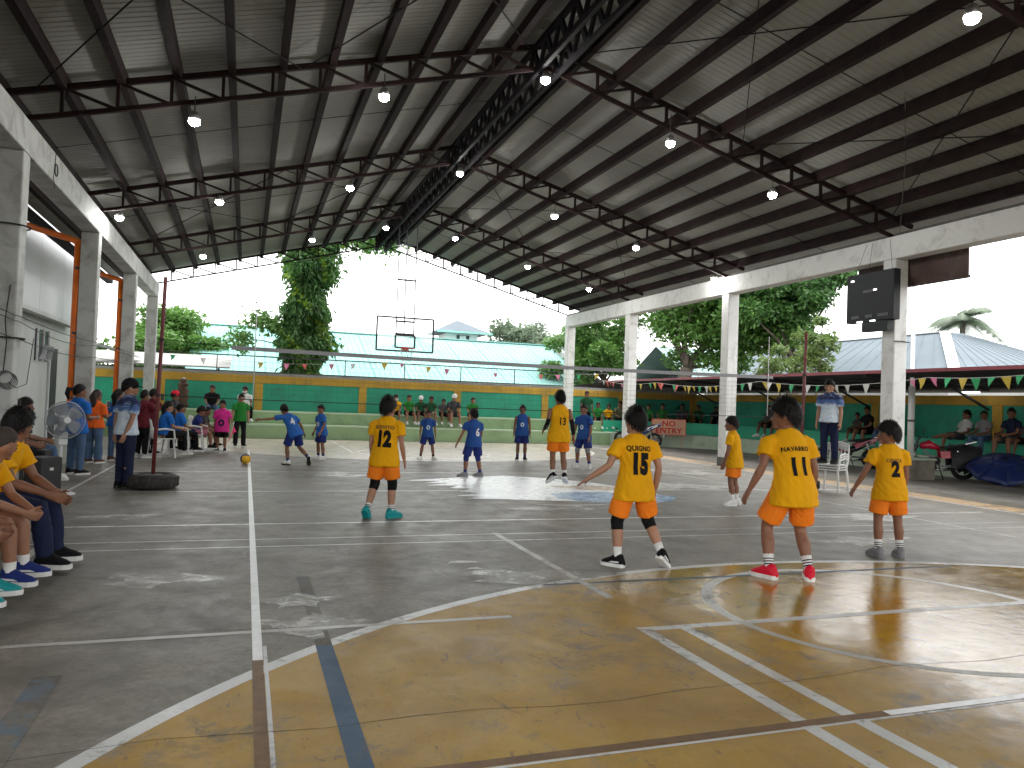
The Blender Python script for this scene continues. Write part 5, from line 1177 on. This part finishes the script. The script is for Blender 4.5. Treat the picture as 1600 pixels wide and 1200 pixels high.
for k in range(3): MB().cbox((-.21+.145*k, -1.55, .385), (-.075+.145*k, 1.75, .42), .006).build('seat_plank', WDB, bn)
for yy in (-1.3, .1, 1.5):
    for sx in (-.16, .17): MB().box((sx-.03, yy-.03, 0), (sx+.03, yy+.03, .385)).build('leg', WDB, bn)
bn2 = thing('rear_bench', 'short bench behind the team bench by the first left column', 'bench', (-2.82, 7.7, 0))
MB().cbox((-.2, -.5, .40), (.2, .5, .44), .006).build('seat_plank', WDB, bn2)
for yy in (-.4, .4): MB().box((-.15, yy-.03, 0), (.15, yy+.03, .40)).build('leg', WDB, bn2)
# ---- standing fan and speaker
fn = thing('standing_fan', 'white pedestal fan with grey round cage by the first left column', 'fan', (-2.30, 11.62, 0), R(-150))
FANW = mat('fan_white', (.58, .59, .60), .4, .08); CAGE = mat('fan_cage', (.30, .31, .33), .35, .1, metal=.5); BLD = mat('fan_blade', (.20, .23, .27), .3, .1)
MB().lathe([(.19, .0), (.2, .012), (.17, .028), (.05, .045), (.04, .06)], 28).build('base', FANW, fn, True)
MB().tube([(0, 0, .04), (0, 0, .55), (0, 0, .84)], [.022, .02, .016], 12).build('pole', FANW, fn, True)
MB().cbox((-.06, -.10, .66), (.06, .07, .84), .02).build('control_box', FANW, fn)
MB().tube([(0, -.10, 1.0), (0, .05, 1.0)], [.075, .09], 16, rnd=.5).build('motor', FANW, fn, True)
cg = MB(); Rf = .245
for k in range(72):
    a = 2*math.pi*k/72
    for s, dp in ((1, .11), (-1, -.02)): cg.tube([(.03*math.cos(a), .09+dp*.75, 1.0+.03*math.sin(a)), (.15*math.cos(a), .09+dp*.7, 1.0+.15*math.sin(a)), (Rf*math.cos(a), .10, 1.0+Rf*math.sin(a))], [.0016]*3, 3)
for rr_ in (.08, .15, .2): cg.ring((0, .165-rr_*.1, 1.0), rr_, .002, 30, 4, 'Y')
tag(cg.build('cage_wires', CAGE, fn), kind='stuff'); MB().ring((0, .10, 1.0), Rf, .007, 48, 8, 'Y').build('cage_rim', CAGE, fn, True)
MB().tube([(0, .17, 1.0), (0, .18, 1.0)], [.045, .04], 16, ref=(1, 0, 0)).build('cage_badge', FANW, fn)
for k in range(5):
    a = 2*math.pi*k/5; u_ = V(math.cos(a), 0, math.sin(a)); w_ = V(-math.sin(a), 0, math.cos(a)); vs = []
    for rr_, c0, c1 in ((.03, -.02, .02), (.10, -.06, .06), (.17, -.085, .08), (.215, -.06, .07)):
        vs += [V(0, .075, 1.0)+u_*rr_+w_*c0+V(0, -.022, 0), V(0, .075, 1.0)+u_*rr_+w_*c1+V(0, .028, 0)]
    MB().add(vs+[v+V(0, .003, 0) for v in vs], [(2*i, 2*i+1, 2*i+3, 2*i+2) for i in range(3)]+[(8+2*i, 8+2*i+2, 8+2*i+3, 8+2*i+1) for i in range(3)]).build('blade', BLD, fn, True)
def speaker(label, x, y, rz, h=.52):
    t = thing('loudspeaker', label, 'speaker', (x, y, 0), R(rz), 'black loudspeakers by the fan')
    MB().cbox((-.16, -.15, 0), (.16, .15, h), .02).build('cabinet', BLKP, t)
    MB().box((-.14, .15, .03), (.14, .158, h-.03)).build('grille', RUB, t)
    for z in (.17, .37): MB().ring((0, .156, z), .085, .012, 24, 6, 'Y').build('driver_ring', BLKP, t, True)
    for z in (.13, .35): MB().box((.16, -.03, z), (.166, .02, z+.035)).build('badge', WPLS, t)
speaker('black loudspeaker standing on the floor beside the fan pole', -2.46, 11.45, -40)
speaker('second black loudspeaker behind the fan, nearer the column', -2.72, 12.2, -60, .56)
# ---- motorcycles
TYR = mat('moto_tyre', (.012, .012, .012), .8, .2); ENG = mat('engine_metal', (.10, .10, .105), .4, .2, metal=.7); SEATM = mat('moto_seat', (.014, .014, .015), .5, .2); LENS = mat('headlamp_lens', (.7, .72, .75), .1, .05)
def moto(label, x, y, rz, body, accent, kind='under', cover=False, z=-.012):
    t = thing('motorcycle', label, 'motorcycle', (x, y, z), R(rz), 'parked motorcycles')
    BM = mat('moto_'+body[0], body[1], .22, .1, 6, coat=.6); AM = mat('moto_'+accent[0], accent[1], .3, .1, 6, coat=.4)
    for wx in (-.60, .62):
        w = MB().ring((wx, 0, .285), .235, .05, 32, 8, 'Y').build('wheel', TYR, t, True)
        rm = MB().ring((wx, 0, .285), .19, .014, 30, 6, 'Y'); rm.tube([(wx, -.06, .285), (wx, .06, .285)], [.04, .04], 12, ref=(1, 0, 0))
        rm.build('rim', CHR, w, True)
        for k in range(6):
            a = k*math.pi/3+.3; bar('spoke', (wx, 0, .285), (wx+.19*math.cos(a), 0, .285+.19*math.sin(a)), .018, .03, ENG, w, up=(0, 1, 0))
    for s in (-1, 1): MB().tube([(.62, s*.075, .285), (.45, s*.075, .80)], [.022, .026], 8).build('fork', CHR if kind != 'under' else ENG, t, True)
    MB().tube([(.45, 0, .72), (.42, 0, .92), (.36, 0, .98)], [.035, .03, .025], 8).build('steering_head', ENG, t)
    MB().tube([(.30, -.34, 1.0), (.37, -.18, 1.0), (.40, 0, .97), (.37, .18, 1.0), (.30, .34, 1.0)], [.013]*5, 8, ref=(0, 0, 1)).build('handlebar', BLKP, t, True)
    for s in (-1, 1):
        MB().tube([(.36, s*.2, 1.0), (.38, s*.27, 1.14)], [.006, .006], 6).build('mirror_stalk', BLKP, t)
        MB().ell((.38, s*.29, 1.17), (.012, .055, .035), 12, 6).build('mirror', BLKP, t, True)
    fd = MB()
    for i in range(10):
        a = R(25+i*14); 
        for s in (-.055, .055): fd.v.append((.62+.305*math.cos(a), s, .285+.305*math.sin(a)))
    fd.f += [(2*i, 2*i+1, 2*i+3, 2*i+2) for i in range(9)]; fd.build('front_fender', BM, t, True)
    MB().tube([(.10, 0, .24), (.12, 0, .42), (-.05, 0, .44)], [(.13, .10), (.14, .11), (.10, .09)], 12, rnd=.4).build('engine', ENG, t, True)
    MB().tube([(.15, -.11, .22), (-.2, -.14, .20), (-.45, -.16, .26), (-.85, -.17, .36)], [.02, .025, .045, .05], 10).build('exhaust', CHR, t, True)
    if kind == 'under':
        MB().tube([(.46, 0, .95), (.40, 0, .75), (.26, 0, .52), (.06, 0, .46), (-.2, 0, .56), (-.50, 0, .74), (-.82, 0, .86)], [(.10, .07), (.15, .06), (.17, .05), (.10, .08), (.13, .09), (.12, .08), (.05, .03)], 14, ref=(0, 1, 0), rnd=.5).build('fairing', BM, t, True)
        for s in (-1, 1):
            MB().slab([(.46, s*.13, .82), (.30, s*.19, .48), (.10, s*.14, .42), (.22, s*.15, .70)], .015*s).build('leg_shield', AM, t)
            MB().slab([(-.10, s*.132, .66), (-.75, s*.09, .88), (-.70, s*.10, .78), (-.15, s*.135, .55)], .006*s).build('side_stripe', AM, t)
        MB().tube([(.55, 0, .93), (.43, 0, .97)], [(.10, .07), (.13, .10)], 12, ref=(0, 1, 0), rnd=.5).build('headlamp_cowl', BM, t, True)
        MB().ell((.57, 0, .92), (.03, .085, .05), 12, 8).build('headlamp', LENS, t, True)
    else:
        MB().tube([(.34, 0, .78), (.18, 0, .82), (-.05, 0, .74)], [(.10, .08), (.15, .11), (.09, .06)], 14, ref=(0, 1, 0), rnd=.5).build('tank', BM, t, True)
        for s in (-1, 1): MB().slab([(-.05, s*.11, .66), (-.42, s*.12, .70), (-.38, s*.12, .52), (-.08, s*.11, .50)], .02*s).build('side_cover', BM, t)
        MB().tube([(-.52, 0, .74), (-.80, 0, .80)], [(.10, .04), (.05, .02)], 10, ref=(0, 1, 0), rnd=.4).build('tail', BM, t, True)
        MB().ell((.55, 0, .88), (.07, .09, .09), 14, 10).build('headlamp', LENS, t, True)
        bar('frame_tube', (.40, 0, .8), (-.1, 0, .3), .04, .04, ENG, t)
    MB().tube([(.02, 0, .76), (-.25, 0, .76), (-.55, 0, .83), (-.70, 0, .85)], [(.09, .03), (.125, .045), (.12, .04), (.07, .025)], 12, ref=(0, 1, 0), rnd=.5).build('seat', SEATM, t, True)
    MB().tube([(-.62, .06, .86), (-.86, .06, .93), (-.86, -.06, .93), (-.62, -.06, .86)], [.012]*4, 6).build('grab_rail', CHR, t)
    MB().box((-.93, -.05, .70), (-.90, .05, .78)).build('tail_lamp', REDR, t)
    MB().box((-.97, -.09, .42), (-.95, .09, .56)).build('plate', WPLS, t)
    for s in (-1, 1): MB().tube([(-.42, s*.12, .70), (-.58, s*.12, .30)], [.028, .028], 10).build('shock', CHR, t)
    bar('swing_arm', (-.05, .08, .32), (-.60, .08, .285), .03, .05, ENG, t); bar('stand', (-.02, .12, .3), (-.08, .27, .0), .02, .02, ENG, t)
    if cover:
        bm_ = mat('black_tarp', (.012, .012, .013), .6, .2, 8, bump=.3, bscale=20)
        vs = []; fs = []
        prof = [(-.19, .20), (-.17, .5), (-.13, .78), (0, .84), (.13, .78), (.17, .5), (.19, .20)]
        for i in range(8):
            xx = -.98+i*.10
            for j, (yy, zz) in enumerate(prof): vs.append((xx+.02*math.sin(j*2.1), yy*(1+.08*math.sin(i*1.9+j)), (zz if zz > .3 else zz+.10*math.sin(i*1.3)+.05)+.02*math.sin(i*2.7+j)))
        for i in range(7):
            for j in range(6): fs.append((i*7+j, (i+1)*7+j, (i+1)*7+j+1, i*7+j+1))
        MB().add(vs, fs).build('tarp', bm_, t, True)
    return t
moto('blue and white underbone motorcycle in front of the corner bleachers', 13.72, 25.1, 140, ('blue', (.015, .06, .30)), ('white', (.65, .67, .7)))
moto('black motorcycle with red fairing parked by the green bench', 15.95, 17.05, 150, ('black', (.015, .015, .018)), ('crimson', (.42, .012, .05)))
moto('red motorcycle with its tail under a black cover beside the pedestal', 15.95, 14.2, 150, ('red', (.50, .012, .045)), ('crimson', (.42, .012, .05)), 'std', True)
# ---- no entry sign
sgn = thing('no_entry_sign', 'salmon board reading NO ENTRY standing by the blue motorcycle', 'sign', (15.15, 25.35, 0), R(-34))
SAL = mat('sign_salmon', (.68, .37, .24), .6, .1, 3); RDP = mat('sign_red', (.55, .012, .02), .6, .1)
MB().cbox((-.62, -.015, .47), (.62, .015, 1.05), .005).build('board', SAL, sgn)
for nm, p, q in (('frame', (-.63, -.012, .46), (.63, -.012, .46)), ('frame', (-.63, -.012, 1.06), (.63, -.012, 1.06)), ('frame', (-.63, -.012, .46), (-.63, -.012, 1.06)), ('frame', (.63, -.012, .46), (.63, -.012, 1.06))): bar(nm, p, q, .02, .02, RDP, sgn, up=(0, 1, 0))
for xx in (-.5, .5): bar('leg', (xx, .02, 0), (xx, .02, .5), .03, .03, SAL, sgn, up=(0, 1, 0))
for tx, zz, st in (('NO', .80, 1.15), ('ENTRY', .54, 1.12)):
    vs, fs = text_pts(tx, .27, .03, st); MB().add([(v.x, -.019, zz+v.y) for v in vs], fs).build('lettering', RDP, sgn)
# ---- umbrella lying open
um = thing('umbrella', 'large open navy umbrella lying against the right step', 'umbrella', (16.72, 13.0, .20))
um.rotation_euler = V(-.30, -.26, .92).to_track_quat('Z', 'Y').to_euler()
UB = mat('umbrella_navy', (.008, .022, .115), .45, .15, 4)
for k in range(8):
    vs = []; fs = []; n = 6
    for i in range(n+1):
        t = i/n; rr_ = .82*math.sin(t*1.05)/math.sin(1.05); zz = .40*math.cos(t*1.25)
        for j in range(5):
            a = 2*math.pi*(k+j/4)/8; sag = 1-.06*math.sin(math.pi*j/4)*t; vs.append((rr_*math.cos(a)*sag, rr_*math.sin(a)*sag, zz+.03*t*math.sin(math.pi*j/4)))
    for i in range(n):
        for j in range(4): fs.append((i*5+j, (i+1)*5+j, (i+1)*5+j+1, i*5+j+1))
    pn_ = MB().add(vs, fs).build('canopy_panel', UB, um, True); sd = pn_.modifiers.new('s', 'SOLIDIFY'); sd.thickness = .003
    a = 2*math.pi*k/8; MB().tube([(.02*math.cos(a), .02*math.sin(a), .38), (.38*math.cos(a), .38*math.sin(a), .30), (.815*math.cos(a), .815*math.sin(a), .115)], [.004]*3, 5).build('rib', CHR, um)
vs = []; fs = []
for i in range(3):
    for j in range(33): a = 2*math.pi*j/32; rr_ = (.05, .2, .34)[i]*(1-.04*abs(math.sin(4*a))); vs.append((rr_*math.cos(a), rr_*math.sin(a), (.44, .415, .355)[i]))
for i in range(2):
    for j in range(32): fs.append((i*33+j, (i+1)*33+j, (i+1)*33+j+1, i*33+j+1))
MB().add(vs, fs).build('vent_flap', UB, um, True).modifiers.new('s', 'SOLIDIFY').thickness = .003
MB().tube([(0, 0, .50), (0, 0, -.28)], [.008, .008], 8).build('shaft', CHR, um); MB().tube([(0, 0, -.28), (0, 0, -.42)], [.016, .014], 8, rnd=.4).build('handle', BLKP, um)
# ---- flagpole and pedestal
fp = thing('flagpole', 'white pipe flagpole on a cement pedestal behind the right column', 'flagpole', (15.2, 14.15, 0))
MB().cbox((-.65, -.35, -.02), (.28, .35, .45), .02).build('pedestal', mat('pedestal_cement', (.26, .235, .19), .85, .25, 3, dirt=(.12, .11, .09), dirt_amt=.5), fp)
MB().cbox((-.67, -.37, .45), (.30, .37, .50), .01).build('pedestal_cap', LGR2, fp)
MB().tube([(-.12, 0, .5), (-.12, 0, 2.2), (-.12, 0, 2.2), (-.12, 0, 6.6)], [.075, .075, .045, .04], 14).build('pole', WPLS, fp, True)
MB().tube([(-.12, 0, 1.35), (-.12, 0, 1.40)], [.082, .082], 12).build('pole_collar', CEM, fp)
# ---- scoreboard box and board on the right column
sb = thing('scoreboard', 'black electronic scoreboard box hung on the right column', 'scoreboard', (11.8, 12.1, 3.33), world=True)
NVB = mat('scoreboard_black', (.006, .007, .012), .6, .15)
MB().cbox((11.72, 11.48, 3.34), (11.895, 12.70, 4.33), .012).build('case', NVB, sb)
LT = mat('scoreboard_light', (.8, .8, .85), .4, 0, emit=(.95, .97, 1), es=1.6); GLB2 = mat('scoreboard_grey', (.09, .09, .11), .5, .1)
for y0, z0_, y1, z1_, m in ((12.50, 4.19, 12.58, 4.22, LT), (11.90, 3.95, 11.98, 3.98, LT), (12.0, 3.93, 12.25, 3.98, GLB2), (12.25, 3.335, 12.40, 3.36, LT), (11.92, 3.335, 12.05, 3.36, LT), (11.6, 3.42, 11.86, 3.48, GLB2), (12.0, 3.42, 12.18, 3.48, GLB2), (12.35, 3.42, 12.55, 3.48, GLB2)):
    MB().box((11.712, y0, z0_), (11.719, y1, z1_)).build('display', m, sb)
MB().box((11.73, 11.62, 3.14), (11.88, 12.28, 3.335)).build('speaker_bar', NVB, sb)
for y0, y1 in ((11.6, 11.75), (12.55, 12.35), (12.2, 12.2)): MB().tube([(11.8, y0, 4.33), (11.88, y1, 4.95)], [.004, .004], 5).build('hanging_wire', BLKP, sb)
bd = thing('brown_board', 'brown plywood board fixed behind the right column under the beam', 'board', (12.28, 11.4, 4.1), world=True)
PLY = mat('brown_plywood', (.075, .042, .034), .7, .35, 1.5, dirt=(.16, .13, .12), dirt_amt=.4, dirt_scale=2)
MB().box((12.25, 10.32, 4.03), (12.28, 12.95, 4.75)).build('board_face', PLY, bd)
for z in (4.05, 4.70): bar('batten', (12.30, 10.32, z), (12.30, 12.95, z), .04, .05, STEEL2, bd)
for z, y in ((2.92, 11.77),):
    MB().tube([(11.86, 11.58, z), (12.05, 11.57, z+.01), (12.28, 11.6, z), (12.40, 11.75, z+.05)], [.012]*4, 6).build('strap', BLKP, bd)
# ---- bunting
FLC = [mat('flag_'+n, c, .6, .1) for n, c in (('pink', (.72, .22, .38)), ('yellow', (.66, .50, .08)), ('red', (.66, .12, .10)), ('white', (.72, .72, .70)), ('green', (.03, .38, .14)))]
def bunting(label, pts, seed, size=.21, gap=.30, miss=.10, prob=None):
    t = thing('bunting', label, 'bunting', pts[0], group='strings of pennants', world=True); r = random.Random(seed); cord = []
    for a, b in zip(pts[:-1], pts[1:]):
        a, b = Vector(a), Vector(b); L = (b-a).length; n = max(2, int(L/gap)); sag = .025*L
        P_ = lambda q: a.lerp(b, q)-V(0, 0, sag*4*q*(1-q))
        cord += [P_(i/12) for i in range(12)]
        for i in range(n):
            if r.random() < miss: continue
            q = (i+.5+r.uniform(-.2, .2))/n; c = P_(q); d = (b-a).normalized(); sz = size*r.uniform(.75, 1.15); w = d*sz*.45; perp = d.cross(V(0, 0, 1)).normalized()*r.uniform(-.05, .05)
            m_ = c-V(0, 0, sz*.55)+perp; tip = c-V(0, 0, sz*1.05)+d*r.uniform(-.05, .05)+perp*1.6
            p = [c-w, c+w, m_+w*.5, tip, m_-w*.5]; off = d.cross(V(0, 0, 1))*.002
            MB().add(p+[v+off for v in p], [(0, 1, 2, 4), (4, 2, 3), (6, 5, 9, 7), (7, 9, 8)]).build('pennant', FLC[r.randrange(5)], t)
    cord.append(Vector(pts[-1])); MB().tube(cord, [.004]*len(cord), 4).build('cord', STR, t)
    return t
bunting('pennant string along the shed on the right side', [(13.2, 27.2, 2.5), (13.1, 22.8, 2.33), (13.1, 17.3, 2.28), (13.0, 11.8, 2.27), (13.0, 8.5, 2.4)], 4)
bunting('sparse pennant string across the back of the court', [(-2.4, 24.3, 2.52), (4.4, 24.3, 2.62), (12.0, 24.3, 2.62)], 9, gap=.75, miss=.35, size=.2)
# ---- totem, flag, phones, wires
tot = thing('carved_totem', 'brown carved stump ornament on the upper step by the wall', 'ornament', (-2.0, 27.75, .88))
BRW = mat('brown_wood', (.085, .045, .025), .75, .4, 8, bump=.5, bscale=18)
MB().lathe([(.14, 0), (.19, .10), (.15, .22), (.21, .34), (.16, .46), (.20, .58), (.13, .68), (.17, .78), (.11, .88), (.05, .94)], 14).build('stump', BRW, tot, True)
MB().ell((0, -.02, .93), (.12, .11, .07), 10, 6).build('knob', BRW, tot, True); MB().ell((.02, -.03, 1.0), (.05, .05, .025), 8, 6).build('tip', WPLS, tot, True)
for k in range(6): MB().ell((.16*math.cos(k*1.1), -.12+.08*math.sin(k*2.), .10+.14*k), (.07, .05, .05), 8, 6).build('burl', BRW, tot, True)
flg = thing('pink_flag', 'pink hand flag held by the judge in green', 'flag', (-.30, 21.9, .35))
MB().tube([(.04, 0, .34), (-.06, -.03, -.18)], [.007, .007], 6).build('stick', WPLS, flg)
MB().add([(.02, -.01, .22), (.10, -.02, .06), (.02, -.03, .02), (-.06, -.035, -.18), (-.10, -.03, -.22), (-.05, -.02, 0), (.02, .0, .22)], [(0, 1, 2), (0, 2, 3), (0, 3, 4, 5)]).build('cloth', mat('flag_magenta', (.8, .06, .22), .7, .1), flg)
for lb, p in (('white phone held up by the woman in orange', (-2.55, 16.82, 1.13)), ('dark phone raised by the person in maroon', (-1.72, 18.28, 1.30))):
    ph_ = thing('phone', lb, 'phone', p, R(40), 'phones held by spectators'); MB().cbox((-.035, -.005, -.07), (.035, .005, .07), .004).build('case', WPLS if 'white' in lb else BLKP, ph_); MB().box((-.031, -.0065, -.064), (.031, -.0055, .064)).build('screen', GLS, ph_)
WIR = mat('black_cable', (.015, .015, .015), .6, .1)
mtb = thing('cable_coil', 'coil of grey cable hung on the nearest left column', 'cable', (-2.92, 11.6, 1.5), world=True)
for k in range(5): MB().ring((-2.98+.01*k, 11.585-.004*k, 1.54-.012*k), .085+.006*k, .006, 26, 5, 'Y').build('loop', mat('grey_cable', (.12, .12, .12), .6, .2), mtb, True)
MB().tube([(-3.0, 11.58, 1.62), (-2.98, 11.58, 2.0), (-3.01, 11.585, 2.3), (-2.97, 11.58, 2.75)], [.007]*4, 6).build('lead', WIR, mtb); MB().tube([(-2.93, 11.58, 1.47), (-2.85, 11.6, 1.40), (-2.78, 11.8, 1.46), (-2.84, 12.3, 2.1)], [.005]*4, 6).build('lead', WIR, mtb)
wl = thing('overhead_wires', 'black wires slung between the left columns', 'wires', (-2.9, 15, 2.4), world=True)
for z, sg in ((2.05, .18), (2.35, .1), (2.28, .25)):
    MB().tube([(-3.4, 8, z+.3), (-2.88, 11.55, z)]+[(-2.86, 11.6+5.4*i/8, z-sg*4*(i/8)*(1-i/8)*.4) for i in range(9)]+[(-2.86, 22.7, z+.05)], [.006]*12, 5).build('wire', WIR, wl)
for z in (2.06, 3.55): MB().ring((-3.06, 11.77, z), .235, .012, 24, 5, 'Z').build('tie_wire', WIR, wl)
rp = thing('hanging_rope', 'thin rope hanging from the roof in front of the right column', 'rope', (10.3, 10.3, 5.5), world=True)
MB().tube([(9.0, 8.69, 6.25), (10.4, 10.0, 5.8), (11.86, 11.5, 5.03)], [.006]*3, 5).build('rope', mat('grey_rope', (.12, .11, .10), .9, .1), rp)
lc = thing('loop_wire', 'black wire loop hung on the left beam', 'cable', (-2.88, 12.9, 4.4), world=True)
MB().ring((-2.885, 13.3, 4.75), .09, .008, 22, 5, 'X').build('loop', WIR, lc); MB().tube([(-2.88, 13.2, 4.98), (-2.885, 13.15, 4.6), (-2.88, 13.2, 4.45)], [.006]*3, 5).build('lead', WIR, lc)
cab = thing('far_mast', 'thin lattice mast far behind the teal roof', 'mast', (22.5, 60, 0), world=True)
MB().tube([(22.5, 60, 0), (22.5, 60, 11)], [.09, .04], 6).build('mast', GRY, cab)
ot = thing('white_post', 'white concrete post behind the right end of the teal roof', 'post', (19.1, 45, 0), world=True)
MB().tube([(19.1, 45, 0), (19.1, 45, 6.6)], [.22, .2], 8).build('post_shaft', WPL, ot)
